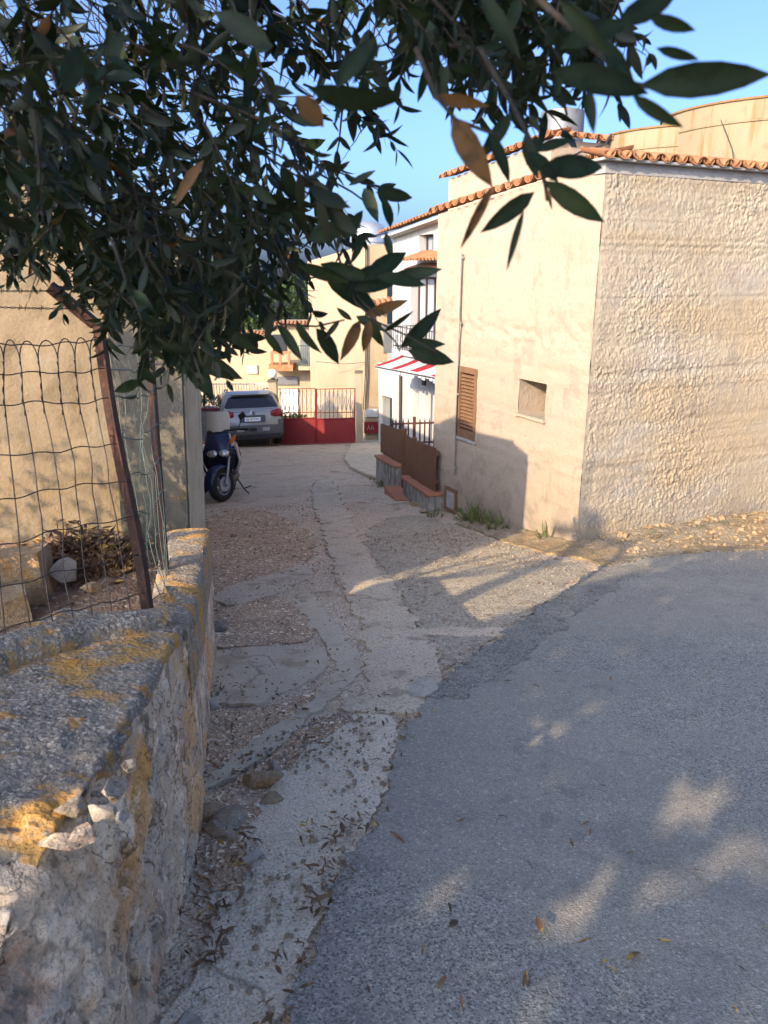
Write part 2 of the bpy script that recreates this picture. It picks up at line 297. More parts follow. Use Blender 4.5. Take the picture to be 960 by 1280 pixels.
M['rubble'] = mk('rubble_limestone', (.38, .335, .275), [
    ('noise', 4.2, .46, .60, (.30, .29, .28), .9, {'d': 7}), ('noise', 5.5, .54, .64, (.36, .235, .16), .75, {'d': 7, 'loc': (4, 1, 0)}), ('noise', 6.5, .52, .62, (.56, .515, .43), .85, {'d': 8, 'loc': (1, 9, 3)}), ('noise', 7.5, .55, .63, (.19, .175, .155), .8, {'d': 8, 'loc': (7, 3, 3)}), ('noise', 3, .50, .66, (.46, .41, .33), .6, {'sc': (1, 1, .3), 'd': 7}),
    ('noise', 3.2, .50, .58, (.46, .255, .055), .9, {'y': (1.35, 1.75), 'z': (.12, .42), 'd': 8}), ('noise', 2.4, .52, .62, (.45, .27, .09), .6, {'y': (1.2, 1.6), 'd': 8, 'loc': (2, 2, 7)}), ('edge', 4.5, .030, .004, (.085, .072, .058), .8, {'warp': .35}), ('edge', 9, .022, .0, (.14, .12, .095), .4, {'warp': .3}),
    ('noise', 20, .55, .68, (.60, .57, .51), .55), ('noise', 42, .57, .66, (.14, .122, .10), .7), ('noise', 9, .60, .66, (.11, .10, .085), .7, {'sc': (1, 1, .45)}), ('fine', 110, .56, .68, (.17, .15, .125), .5)],
    .95, [('edge', 4.5, .7, .03, {'warp': .35}), ('noise', 16, .9, .03), ('noise', 55, .9, .012), ('noise', 140, .8, .005)])
M['lichen_cap'] = mk('lichened_mortar', (.215, .20, .18), [
    ('noise', 6, .45, .7, (.30, .28, .25), .7), ('noise', 12, .5, .64, (.10, .094, .085), .8, {'d': 8}), ('fine', 95, .54, .64, (.42, .40, .37), .55), ('cell', 120, .86, .9, (.52, .50, .46), .7), ('fine', 170, .56, .68, (.09, .085, .08), .6),
    ('noise', 2.6, .505, .59, (.44, .265, .075), .9, {'sc': (1, 1.5, 1), 'rot': (0, 0, .3), 'd': 9, 'r': .72}), ('noise', 5.5, .56, .64, (.46, .235, .04), .75, {'loc': (3, 3, 0), 'd': 8, 'r': .7}),
    ('noise', 3.1, .60, .68, (.33, .305, .26), .7, {'loc': (7, 1, 2)}), ('noise', 30, .60, .68, (.07, .066, .06), .6)],
    .96, [('noise', 12, .6, .025), ('chip', 60, .6, .010), ('noise', 90, .8, .008), ('fine', 220, .5, .003)])
M['stone'] = mk('limestone', (.40, .335, .245), [('noise', 14, .4, .66, (.29, .235, .16), .85), ('noise', 40, .5, .66, (.50, .44, .35), .7), ('noise', 9, .55, .64, (.40, .23, .07), .6), ('noise', 90, .54, .66, (.17, .145, .11), .7), ('edge', 12, .02, 0., (.13, .11, .085), .7, {'warp': .5}), ('fine', 220, .55, .68, (.2, .17, .13), .6)], .95, [('noise', 25, .9, .02), ('noise', 90, .8, .006), ('chip', 130, .5, .003)], coord='obj')
M['grey_stone'] = mk('grey_limestone', (.285, .272, .25), [('noise', 20, .4, .66, (.18, .168, .15), .85), ('noise', 50, .5, .66, (.40, .38, .34), .7), ('noise', 12, .56, .64, (.33, .24, .14), .55), ('noise', 110, .54, .66, (.12, .11, .095), .7), ('fine', 240, .55, .68, (.13, .12, .105), .6)], .95, [('noise', 30, .9, .016), ('noise', 110, .8, .005)], coord='obj')
M['white_stone'] = mk('white_stone', (.60, .58, .54), [('noise', 30, .42, .66, (.40, .37, .32), .8), ('noise', 90, .55, .68, (.30, .27, .22), .6)], .9, [('noise', 40, .8, .01), ('noise', 130, .6, .003)], coord='obj')
M['tile'] = mk('terracotta', (.46, .195, .085), [('cell', 5, .2, .8, (.52, .27, .13), .7), ('noise', 3, .45, .7, (.36, .135, .055), .7), ('noise', 9, .55, .7, (.24, .16, .11), .5), ('noise', 22, .6, .7, (.55, .42, .30), .4)], .9, [('noise', 30, .4, .006)])
M['brick'] = mk('terracotta_coping', (.36, .15, .08), [('noise', 6, .45, .7, (.27, .11, .06), .8), ('noise', 20, .55, .7, (.42, .25, .17), .5)], .9, [('noise', 25, .4, .006)])
M['brown_shutter'] = mk('brown_paint', (.17, .092, .048), [('noise', 8, .4, .7, (.13, .068, .036), .7), ('noise', 30, .55, .7, (.24, .15, .09), .5, {'sc': (1, 1, .3)})], .6, [('noise', 40, .2, .003)])
M['brown_fence'] = mk('brown_board_paint', (.135, .062, .030), [('noise', 6, .4, .7, (.10, .045, .022), .8), ('noise', 18, .5, .7, (.19, .10, .055), .6, {'sc': (2, 2, .2)})], .65, [('noise', 30, .3, .004, {'sc': (2, 2, .2)})])
M['dark_rail'] = mk('dark_red_iron', (.075, .028, .022), [('noise', 12, .5, .7, (.13, .05, .03), .6)], .6)
M['rust'] = mk('rusted_iron', (.085, .036, .024), [('noise', 9, .42, .66, (.048, .026, .022), .8), ('noise', 25, .5, .66, (.15, .062, .030), .75), ('noise', 60, .56, .7, (.21, .10, .05), .5)], .8, [('noise', 50, .6, .005), ('noise', 160, .4, .002)])
M['wire'] = mk('rusty_fence_wire', (.055, .046, .040), [('noise', 15, .5, .66, (.11, .07, .045), .7)], .6, metal=.3)
M['green_wire'] = mk('green_coated_wire', (.075, .13, .115), [('noise', 15, .5, .7, (.06, .06, .05), .7)], .5)
M['red_paint'] = mk('dark_red_paint', (.19, .022, .022), [('noise', 2, .42, .7, (.235, .035, .03), .7), ('noise', 6, .5, .7, (.15, .018, .018), .6, {'sc': (1, 1, .3)}), ('noise', 20, .62, .72, (.33, .10, .08), .4)], .5, [('noise', 20, .15, .004)])
M['grey_metal'] = mk('grey_painted_metal', (.33, .34, .35), [('noise', 5, .4, .7, (.26, .26, .26), .7)], .45, metal=.3)
M['steel'] = mk('stainless_steel', (.60, .61, .62), [('noise', 4, .4, .7, (.48, .48, .48), .7)], .33, metal=.75)
M['plastic_pipe'] = mk('grey_pipe', (.43, .37, .29), [('noise', 8, .4, .7, (.33, .28, .22), .7)], .6)
M['dark_metal'] = mk('dark_iron', (.04, .038, .036), [('noise', 10, .5, .7, (.08, .06, .045), .5)], .55)
M['black'] = mk('black_plastic', (.018, .018, .019), [('noise', 20, .4, .7, (.032, .032, .033), .7)], .5, coord='obj')
M['rubber'] = mk('tyre_rubber', (.020, .019, .018), [('noise', 12, .4, .7, (.04, .036, .032), .7)], .85, coord='obj')
M['car_paint'] = mk('grey_car_paint', (.30, .30, .295), [('noise', 200, .4, .7, (.36, .36, .355), .5), ('noise', 2, .5, .7, (.27, .262, .25), .5)], .28, coord='obj', metal=.45, spec=.5)
M['cladding'] = mk('grey_cladding', (.075, .073, .07), [('noise', 5, .4, .7, (.11, .103, .095), .7)], .7, coord='obj')
M['car_glass'] = glassy('dark_car_glass', (.012, .014, .016), .04)
M['lamp_red'] = mk('red_lamp', (.17, .008, .010), [('cell', 40, .3, .8, (.30, .02, .02), .6)], .15, coord='obj', spec=.6)
M['lamp_orange'] = mk('orange_lamp', (.62, .14, .02), [('cell', 60, .3, .8, (.75, .25, .05), .6)], .2, coord='obj', spec=.6)
M['lamp_clear'] = mk('clear_lamp', (.62, .62, .58), [('cell', 45, .3, .8, (.30, .30, .29), .8)], .08, coord='obj', metal=.6, spec=.6)
M['plate_white'] = mk('plate_white', (.72, .72, .70), [('noise', 12, .4, .7, (.62, .61, .58), .6)], .5, coord='obj')
M['plate_blue'] = mk('plate_blue', (.02, .06, .28), [('noise', 12, .4, .7, (.03, .07, .25), .6)], .5, coord='obj')
M['chrome'] = mk('chrome', (.62, .62, .62), [('noise', 12, .4, .7, (.55, .55, .55), .6)], .15, coord='obj', metal=1.)
M['scooter_blue'] = mk('dark_blue_paint', (.008, .013, .042), [('noise', 6, .45, .7, (.014, .02, .05), .6)], .22, coord='obj', spec=.6)
M['scooter_dark'] = mk('dark_scooter_plastic', (.020, .022, .030), [('noise', 9, .45, .7, (.035, .035, .040), .6)], .45, coord='obj')
M['scooter_silver'] = mk('silver_trim', (.36, .36, .36), [('noise', 9, .45, .7, (.28, .28, .28), .6)], .35, coord='obj', metal=.6)
M['screen'] = mk('yellowed_windscreen', (.60, .52, .38), [('noise', 5, .4, .7, (.52, .43, .29), .7), ('noise', 12, .55, .7, (.66, .60, .48), .5)], .4, coord='obj')
M['window_glass'] = glassy('window_glass', (.20, .235, .26), .1)
M['dark_glass'] = glassy('dark_window_glass', (.035, .04, .045), .08)
M['curtain'] = mk('grey_curtain', (.42, .44, .45), [('noise', 9, .42, .6, (.27, .28, .29), .8, {'sc': (6, 6, .1)})], .8)
M['frame_dark'] = mk('dark_frame', (.055, .035, .028), [('noise', 10, .4, .7, (.08, .05, .04), .6)], .55)
M['white_paint'] = mk('white_metal_paint', (.74, .73, .70), [('noise', 6, .45, .7, (.62, .59, .54), .6)], .5)
M['awning_white'] = mk('white_awning_cloth', (.66, .655, .66), [('noise', 6, .45, .7, (.55, .54, .54), .6)], .85)
M['awning_red'] = mk('red_awning_cloth', (.56, .022, .035), [('noise', 6, .45, .7, (.44, .02, .03), .6)], .8)
M['tank'] = mk('cream_tank_render', (.60, .50, .345), [('noise', 1.5, .4, .7, (.52, .42, .28), .7), ('noise', 3, .52, .66, (.42, .27, .10), .75, {'sc': (3.5, 3.5, .3)}), ('noise', 6, .55, .7, (.40, .33, .25), .5)], .93, [('noise', 20, .4, .01)])
M['rusty_band'] = mk('rust_band', (.33, .19, .07), [('noise', 5, .4, .7, (.22, .10, .04), .7)], .9)
M['green_door'] = mk('dark_green_paint', (.030, .050, .042), [('noise', 6, .45, .7, (.045, .065, .055), .6)], .6)
M['globe'] = mk('opal_globe', (.80, .80, .78), [('noise', 5, .45, .7, (.72, .72, .70), .5)], .25)
M['bark'] = mk('olive_bark', (.085, .068, .050), [('noise', 14, .42, .66, (.045, .036, .028), .8, {'sc': (2, 2, .5)}), ('noise', 30, .55, .7, (.14, .12, .095), .5)], .95, [('noise', 30, .8, .02)])
M['wood'] = mk('weathered_pole_wood', (.16, .12, .085), [('noise', 10, .42, .66, (.09, .07, .05), .8, {'sc': (3, 3, .3)})], .95, [('noise', 30, .6, .01)])
def leaf_mat(name, top, under, dry, transl=.25):
    t = NT(name); at = t.N.new('ShaderNodeAttribute'); at.attribute_name = 'leaf_tint'
    a = at.outputs['Fac']
    var = t.mix(t.mapr(a, 0., .8), top, tuple(min(1, c*1.9+.004) for c in top))
    var = t.mix(t.mapr(a, .93, .95), var, dry)
    nz = t.noise(t.geo.outputs['Position'], 60, 3); var = t.mix(t.mapr(nz, .4, .8), var, tuple(c*.6 for c in top))
    und = t.mix(t.mapr(a, .93, .95), under, tuple(c*.9 for c in dry))
    col = t.mix(t.geo.outputs['Backfacing'], var, und)
    t.L.new(col, t.b.inputs['Base Color']); t.b.inputs['Roughness'].default_value = .48; t.b.inputs['Specular IOR Level'].default_value = .18
    tr = t.N.new('ShaderNodeBsdfTranslucent'); t.L.new(t.mix(.5, col, (.10, .13, .02)), tr.inputs['Color'])
    ms = t.N.new('ShaderNodeMixShader'); ms.inputs[0].default_value = transl
    t.L.new(t.b.outputs[0], ms.inputs[1]); t.L.new(tr.outputs[0], ms.inputs[2]); t.L.new(ms.outputs[0], t.N['Material Output'].inputs[0])
    return t.mat
M['olive_leaf'] = leaf_mat('olive_leaf', (.0062, .0135, .0042), (.016, .022, .012), (.12, .058, .016), .12)
M['tree_leaf'] = leaf_mat('broad_leaf', (.045, .075, .018), (.06, .085, .03), (.14, .10, .03))
M['weed'] = leaf_mat('weed_leaf', (.10, .13, .035), (.12, .14, .05), (.26, .20, .09))
M['litter'] = mk('dry_leaves', (.17, .095, .05), [('cell', 22, .3, .8, (.24, .15, .075), .8), ('cell', 17, .86, .88, (.46, .29, .06), .8), ('cell', 31, .35, .2, (.07, .042, .025), .8), ('noise', 40, .5, .7, (.10, .055, .03), .6)], .85)
# ------------------------------------------------------------------ the ground
def Hbase(x, y):
    x = np.asarray(x, float); y = np.asarray(y, float)
    z = np.interp(y, [-160, -30, -6, -1, 0, 26, 34, 60, 160], [7, 2.2, .8, .15, 0, -3.9, -4.8, -6, -9])
    return z + .03*np.clip(x-2.2, 0, 30)
def H(x, y):
    x = np.atleast_1d(np.asarray(x, float)); y = np.atleast_1d(np.asarray(y, float))
    P = np.stack([x, y, 0*x], 1)
    m = np.clip(1.4-np.abs(y-6)/14, 0, 1)
    return Hbase(x, y) + m*(.028*fbm(P*.8, 3)+.012*fbm(P*3.1+5, 3))
def h(x, y): return float(H(x, y)[0])
def G(px, py):
    r = ray(px, py); Z = 1.
    lo, hi = .3, 90.
    f = lambda Z: (CAMZ+r.z*Z)-float(Hbase(r.x*Z, r.y*Z))
    for _ in range(50):
        md = (lo+hi)/2
        if f(md) > 0: lo = md
        else: hi = md
    p = CAM+r*lo; return Vector((p.x, p.y, h(p.x, p.y)))
def axis(parts): return np.unique(np.round(np.concatenate(parts), 4))
gx = axis([[-160, -90, -50, -30, -18, -11, -7, -5, -4], np.arange(-3.2, 5.6, .045), [5.8, 6.2, 7, 8.5, 11, 16, 24, 40, 70, 110, 160]])
gy = axis([[-160, -90, -50, -30, -18, -11, -7, -5, -3.5, -2.5, -1.5, -.7, 0], np.arange(.4, 9.5, .045), np.arange(9.6, 27, .18), [28, 30, 33, 38, 46, 60, 80, 110, 160]])
X, Y = np.meshgrid(gx, gy)
Zg = H(X.ravel(), Y.ravel())
P3 = np.stack([X.ravel(), Y.ravel(), 0*X.ravel()], 1)
near = ((P3[:, 0] > -3) & (P3[:, 0] < 5.5) & (P3[:, 1] < 10) & (P3[:, 1] > .3))
rough = np.zeros(len(P3)); Q = P3[near]
f1, f21, cid = voro(Q*6.); rough[near] = .012*fbm(Q*9, 3)+.010*np.clip(.45-f1, 0, 1)*(cid > .55)
Zg = Zg+rough-.004
nx, ny = len(gx), len(gy)
idx = np.arange(nx*ny).reshape(ny, nx)
faces = np.stack([idx[:-1, :-1], idx[:-1, 1:], idx[1:, 1:], idx[1:, :-1]], -1).reshape(-1, 4)
struct(np_obj('ground', np.stack([X.ravel(), Y.ravel(), Zg], 1), faces.tolist(), M['lane']))

def densify(poly, step):
    out = []
    for i, a in enumerate(poly):
        b = poly[(i+1) % len(poly)]; L = math.hypot(b[0]-a[0], b[1]-a[1]); k = max(1, int(L/step))
        out += [(a[0]+(b[0]-a[0])*j/k, a[1]+(b[1]-a[1])*j/k) for j in range(k)]
    return out
def smooth_poly(poly, it=2):
    for _ in range(it):
        q = []
        for i, a in enumerate(poly):
            b = poly[(i+1) % len(poly)]
            q += [(a[0]*.75+b[0]*.25, a[1]*.75+b[1]*.25), (a[0]*.25+b[0]*.75, a[1]*.25+b[1]*.75)]
        poly = q
    return poly
def in_poly(px, py, poly):
    px = np.asarray(px); py = np.asarray(py); c = np.zeros(px.shape, bool); n = len(poly)
    for i in range(n):
        x1, y1 = poly[i]; x2, y2 = poly[(i+1) % n]
        if y1 == y2: continue
        c ^= ((y1 > py) != (y2 > py)) & (px < (x2-x1)*(py-y1)/(y2-y1)+x1)
    return c
def sheet(name, poly, mat, dz, res=.05, amp=.02, step=.03, thick=.05, extra=None, hf=None, smooth=1, bumps=.004, freq=4., far=None, crown=0.):
    """a slab of paving laid on the ground; poly in world x, y"""
    poly = densify(smooth_poly(poly, smooth) if smooth else poly, step)
    A = np.array(poly); T = np.roll(A, -1, 0)-np.roll(A, 1, 0); Nn = np.stack([T[:, 1], -T[:, 0]], 1); Nn /= np.linalg.norm(Nn, axis=1)[:, None]+1e-9
    d = amp*(fbm(np.stack([A[:, 0], A[:, 1], 0*A[:, 0]+dz*99], 1)*freq, 4)+.5*fbm(np.stack([A[:, 0], A[:, 1], 0*A[:, 0]+3], 1)*22, 2))*1.5
    A = A+Nn*d[:, None]
    x0, y0 = A.min(0); x1, y1 = A.max(0)
    if far:                                    # fine window, coarse elsewhere
        fx0, fx1, fy0, fy1 = far
        a = np.meshgrid(np.arange(max(x0, fx0), min(x1, fx1), res), np.arange(max(y0, fy0), min(y1, fy1), res)); a = np.stack([q.ravel() for q in a], 1)
        b = np.meshgrid(np.arange(x0, x1, .8), np.arange(y0, y1, .8)); b = np.stack([q.ravel() for q in b], 1)
        b = b[~((b[:, 0] > fx0) & (b[:, 0] < fx1) & (b[:, 1] > fy0) & (b[:, 1] < fy1))]
        I = np.concatenate([a, b])
    else:
        a = np.meshgrid(np.arange(x0, x1, res), np.arange(y0, y1, res)); I = np.stack([q.ravel() for q in a], 1)
    I = I+rng.uniform(-.3, .3, I.shape)*res
    I = I[in_poly(I[:, 0], I[:, 1], [tuple(p) for p in A])]
    n = len(A); vin = [Vector(p) for p in A]+[Vector(p) for p in I]
    v2, e2, f2, *_ = delaunay_2d_cdt(vin, [(i, (i+1) % n) for i in range(n)], [], 1, 1e-5)
    W = np.array([(p.x, p.y) for p in v2])
    z = (hf or H)(W[:, 0], W[:, 1])+dz
    PW = np.stack([W[:, 0], W[:, 1], 0*W[:, 0]], 1); z = z+bumps*fbm(PW*7, 3)
    if crown:
        dd = np.full(len(W), 9.)
        for q in A[::3]: dd = np.minimum(dd, np.hypot(W[:, 0]-q[0], W[:, 1]-q[1]))
        z = z+crown*sstep(0, .12, dd)
    verts = np.concatenate([W, z[:, None]], 1).tolist(); fs = [list(f) for f in f2]
    cnt = {}
    for f in fs:
        for i in range(len(f)):
            k = (f[i], f[(i+1) % len(f)]); cnt[k] = 1
    low = {}
    def lo(i):
        if i not in low: low[i] = len(verts); verts.append([verts[i][0], verts[i][1], verts[i][2]-thick])
        return low[i]
    for (a_, b_) in list(cnt):
        if (b_, a_) not in cnt: fs.append([b_, a_, lo(a_), lo(b_)])
    return struct(np_obj(name, verts, fs, mat, angle=35))
def gp(pts): return [tuple(G(*p)[:2]) for p in pts]
ROAD_PX = [(352, 1280), (372, 1230), (392, 1180), (425, 1105), (455, 1062), (478, 1010), (497, 945), (515, 895), (555, 858), (640, 795), (700, 752), (742, 717), (790, 702), (870, 693), (960, 690), (1060, 690)]
ROAD = gp(ROAD_PX)
ROADP = ROAD+[(9, 9.0), (14, 9.6), (40, 16), (40, -30), (-3, -30), (-2.2, -6), (-.75, -1), (-.45, .5)]
sheet('asphalt_road', ROADP, M['asphalt'], .016, res=.05, amp=.04, freq=6., far=(-.6, 5, .6, 8.2), thick=.06, smooth=1)
sheet('concrete_apron', gp([(448, 893), (505, 898), (492, 960), (474, 1015), (450, 1068), (418, 1112), (385, 1190), (345, 1290), (300, 1420), (170, 1420), (205, 1300), (262, 1130), (285, 1060), (320, 990), (362, 930)]), M['apron'], .007, amp=.035, res=.045, freq=6.)
sheet('concrete_track', gp([(388, 618), (404, 668), (423, 722), (447, 775), (462, 822), (455, 858), (428, 888), (470, 897), (525, 892), (552, 862), (545, 822), (520, 775), (482, 722), (450, 675), (428, 625), (415, 598), (395, 598)]), M['concrete'], .010, amp=.045, crown=.012, freq=7., res=.04)
sheet('concrete_gutter', gp([(362, 742), (392, 738), (412, 775), (436, 800), (452, 828), (440, 858), (385, 902), (320, 952), (254, 998), (252, 975), (320, 925), (388, 880), (418, 846), (412, 815), (392, 785)]), M['smooth_conc'], .008, amp=.032, crown=.008, res=.035, freq=6.)
sheet('broken_slab', gp([(262, 815), (330, 808), (402, 810), (412, 828), (396, 848), (345, 872), (322, 888), (270, 884), (256, 858)]), M['smooth_conc'], .014, amp=.022, smooth=0, res=.04, freq=6.)
sheet('concrete_kerb_strip', gp([(512, 786), (560, 784), (638, 787), (632, 798), (572, 796), (524, 794)]), M['concrete'], .012, amp=.02, smooth=0, res=.035, freq=7.)
sheet('cement_patch', gp([(506, 852), (530, 850), (552, 856), (548, 870), (520, 876), (508, 868)]), M['cement'], .022, amp=.06, res=.03, thick=.03, freq=9.)
sheet('old_concrete_patch', gp([(262, 742), (330, 722), (392, 700), (400, 716), (350, 742), (290, 760)]), M['concrete'], .012, amp=.03, res=.05)
sheet('bare_dirt', gp([(252, 650), (300, 632), (352, 645), (385, 672), (396, 700), (350, 735), (300, 755), (262, 748), (255, 800), (280, 806), (252, 815)]), M['dirt'], .006, amp=.11, res=.045, freq=5.)
sheet('bare_dirt', gp([(256, 770), (300, 750), (350, 742), (388, 770), (400, 800), (330, 804), (262, 810)]), M['dirt'], .008, amp=.05, res=.04, freq=6.)
sheet('bare_dirt', gp([(252, 890), (300, 890), (345, 884), (385, 868), (410, 850), (420, 870), (330, 935), (252, 972)]), M['dirt'], .006, amp=.04, res=.04, freq=6.)
sheet('bare_dirt', gp([(252, 1005), (320, 960), (385, 912), (420, 896), (440, 905), (372, 945), (330, 995), (308, 1050), (318, 1085), (290, 1120), (262, 1100), (245, 1060)]), M['dirt'], .012, amp=.035, res=.035, freq=7.)
sheet('gravel_bed', gp([(452, 668), (500, 640), (560, 652), (610, 672), (700, 700), (735, 712), (700, 745), (620, 800), (555, 850), (545, 815), (515, 768), (480, 715)]), M['gravelly'], .006, amp=.05, res=.045, freq=5.)
sheet('asphalt_edge_strip', gp([(742, 712), (700, 746), (640, 790), (556, 854), (540, 880), (575, 876), (612, 858), (690, 800), (742, 756), (790, 722), (830, 704)]), M['old_asphalt'], .021, amp=.07, res=.04, freq=6., thick=.06)
sheet('pale_ramp', gp([(428, 582), (436, 560), (452, 545), (474, 542), (500, 548), (520, 590), (474, 592), (470, 600)]), M['smooth_conc'], .06, amp=.04, res=.2, step=.12)
# bank of dry soil along the foot of the right-hand wall
def Hbank(x, y):
    z = H(x, y); c = CB
    s = (np.asarray(x)-c.x)*.903+(np.asarray(y)-c.y)*.43; d = -((np.asarray(x)-c.x)*.43-(np.asarray(y)-c.y)*.903)
    P = np.stack([x, y, 0*np.asarray(x)], 1)
    return z+.02+(.13*sstep(.75, .05, -d)*sstep(-.5, .9, s))*(1+.5*fbm(P*3, 3))+.012*fbm(P*14, 3)
CB = G(720, 685)
sheet('dry_soil_bank', gp([(560, 652), (610, 668), (640, 682), (690, 694), (735, 700), (755, 712), (800, 700), (870, 692), (960, 689), (1060, 686), (1120, 630), (960, 632), (780, 650), (722, 672), (640, 655)]), M['bank'], .0, amp=.03, hf=Hbank, res=.04, thick=.15)
# raised garden behind the low wall
def Hgarden(x, y):
    P = np.stack([np.asarray(x), np.asarray(y), 0*np.asarray(x)], 1)
    return -.10-.0*np.asarray(y)+.05*fbm(P*1.5, 3)+.02*fbm(P*9, 3)
sheet('garden_soil', [(-1.36, 4.75), (-1.2, 3.6), (-.98, 2.55), (-1.3, 2.0), (-1.2, .6), (-2.2, -2), (-9, -2), (-9, 5.2)], M['soil'], 0., hf=Hgarden, res=.06, far=(-3.6, -.7, 1.5, 5.2), thick=1.6, amp=.01, smooth=0)

# ------------------------------------------------------------------ stones, weeds, litter
def rock_mb(size, seed, sub=3, flat=1., jag=.35, blocky=0.):
    bm = bmesh.new(); bmesh.ops.create_icosphere(bm, subdivisions=sub, radius=1)
    P = np.array([v.co for v in bm.verts]); f1, f21, cid = voro(P*1.1+seed*7.7)
    n = 1+jag*fbm(P*1.2+seed*3.3, 3)*1.3+.07*fbm(P*5+seed, 2)-.10*np.clip(.12-f21, 0, 1)*3
    r = np.random.default_rng(seed); P2 = P*(1+.35*(n[:, None]-1))          # broken faces: cut by random planes
    if blocky: P2 = np.clip(P2*1.5, -blocky, blocky)
    for _ in range(0 if blocky else 15):
        a = r.normal(size=3); a /= np.linalg.norm(a); dd = P2 @ a; o = r.uniform(.42, .80); m = dd > o; P2[m] -= np.outer(dd[m]-o, a)*.97
    P2 = P2*1.22*(1+.035*fbm(P*4+seed, 3)+.02*fbm(P*11+seed, 2))[:, None]
    P2 = P2*np.array(size)*np.array([1, 1, flat])
    fs = [[v.index for v in f.verts] for f in bm.faces]; bm.free(); return P2, fs
def rock(name, label, cat, p, size, mat, seed, rot=0., group=None, sink=.25, sub=3, blocky=0.):
    P, fs = rock_mb(size, seed, sub, blocky=blocky); o = np_obj(name, P, fs, mat, angle=28)
    o.location = (p[0], p[1], p[2]+size[2]*(1-sink)*.6); o.rotation_euler = (n1(seed)*.3, n1(seed+9)*.3, rot); return tag(o, label, cat, group)
def Gr(px, py): return G(px, py)
LR = 'loose stones on the lane'
for i, (px, py, s, m, lab) in enumerate([
    (325, 982, (.10, .07, .045), 'stone', 'buff flat stone lying in the dirt beside the concrete gutter'),
    (343, 968, (.05, .035, .03), 'grey_stone', 'small grey stone touching the buff flat stone'),
    (266, 887, (.045, .035, .028), 'white_stone', 'bright white stone beside green weeds at the low wall foot'),
    (313, 1080, (.048, .030, .022), 'white_stone', 'pale oval pebble among dry leaves on the near apron'),
    (273, 785, (.085, .07, .06), 'grey_stone', 'squarish grey stone in front of the concrete pillar foot'),
    (268, 1022, (.06, .05, .04), 'stone', 'rounded brown stone in broken paving against the low wall'),
    (290, 1030, (.10, .06, .04), 'grey_stone', 'broad broken grey paving lump beside the low wall'),
    (276, 1048, (.11, .05, .035), 'grey_stone', 'long broken paving lump below the rounded brown stone'),
    (340, 1003, (.05, .04, .025), 'stone', 'flat tan chip just below the buff flat stone'),
    (335, 942, (.025, .018, .014), 'white_stone', 'tiny white pebble in the dirt above the buff stone'),
    (234, 1276, (.04, .03, .02), 'white_stone', 'white pebble at the bottom edge beside the low wall'),
    (292, 672, (.05, .04, .03), 'grey_stone', 'dark stone on bare dirt behind the concrete pillar edge'),
    (520, 632, (.11, .06, .05), 'stone', 'flat stone beneath the brown gate step'),
    (530, 640, (.08, .06, .04), 'grey_stone', 'grey stone at the foot of the brown fence wall'),
    (500, 622, (.07, .05, .04), 'stone', 'small stone by the brown gate threshold'),
    ]): rock('loose_stone', lab, 'stone', Gr(px, py), s, M[m], 20+i, rot=i*1.3, group=LR)
# countless chips and grit
def scatter(name, mat, n, region, size, seed, label, hf=H, dz=.012, sub=1, clus=None):
    r = np.random.default_rng(seed); V_, F_ = [], []; k = 0; shapes = [rock_mb((1, 1, .7), 100+q, sub) for q in range(6)]
    A = np.array(region); x0, y0 = A.min(0); x1, y1 = A.max(0)
    while k < n:
        x, y = r.uniform(x0, x1), r.uniform(y0, y1)
        if not in_poly(np.array([x]), np.array([y]), region)[0]: continue
        if clus and n1(x*clus, y*clus, seed) < r.uniform(-.35, .45): k += .15; continue
        k += 1; s = size*r.uniform(.35, 1)**2.2+size*.12; P, fs = shapes[r.integers(6)]
        a = r.uniform(0, 6.28); Rm = np.array([[cos(a), -sin(a), 0], [sin(a), cos(a), 0], [0, 0, 1]])
        b = len(V_); V_ += (P*s @ Rm.T+np.array([x, y, float(hf(np.array([x]), np.array([y]))[0])+dz+s*.25])).tolist(); F_ += [[b+i for i in f] for f in fs]
    return struct(np_obj(name, V_, F_, mat, angle=50), 'stuff', label)
scatter('gravel', M['grey_stone'], 900, gp([(250, 1280), (255, 960), (320, 930), (430, 890), (470, 900), (440, 1080), (350, 1270)]), .011, 1, 'grit and chips on the concrete apron', clus=2.)
scatter('gravel', M['stone'], 1000, gp([(255, 800), (262, 660), (390, 620), (420, 720), (450, 810), (440, 850), (300, 930), (255, 970)]), .011, 2, 'gravel on the bare dirt of the lane', clus=1.5)
scatter('gravel', M['grey_stone'], 1100, gp([(450, 680), (560, 660), (730, 705), (700, 745), (560, 850), (540, 810)]), .015, 3, 'loose gravel in front of the cream house', clus=1.)
scatter('gravel', M['grey_stone'], 700, gp([(700, 735), (742, 705), (800, 690), (870, 684), (960, 682), (960, 702), (870, 706), (800, 716), (700, 768), (560, 872), (500, 960), (470, 1070), (380, 1270), (335, 1270), (430, 1080), (480, 940), (540, 845), (640, 775)]), .014, 5, 'crumbled stones along the asphalt edge', clus=1.5)
scatter('gravel', M['stone'], 500, gp([(740, 680), (800, 660), (1050, 650), (1050, 684), (870, 688), (770, 698)]), .034, 4, 'stones strewn over the dry soil bank', hf=Hbank, dz=.0)
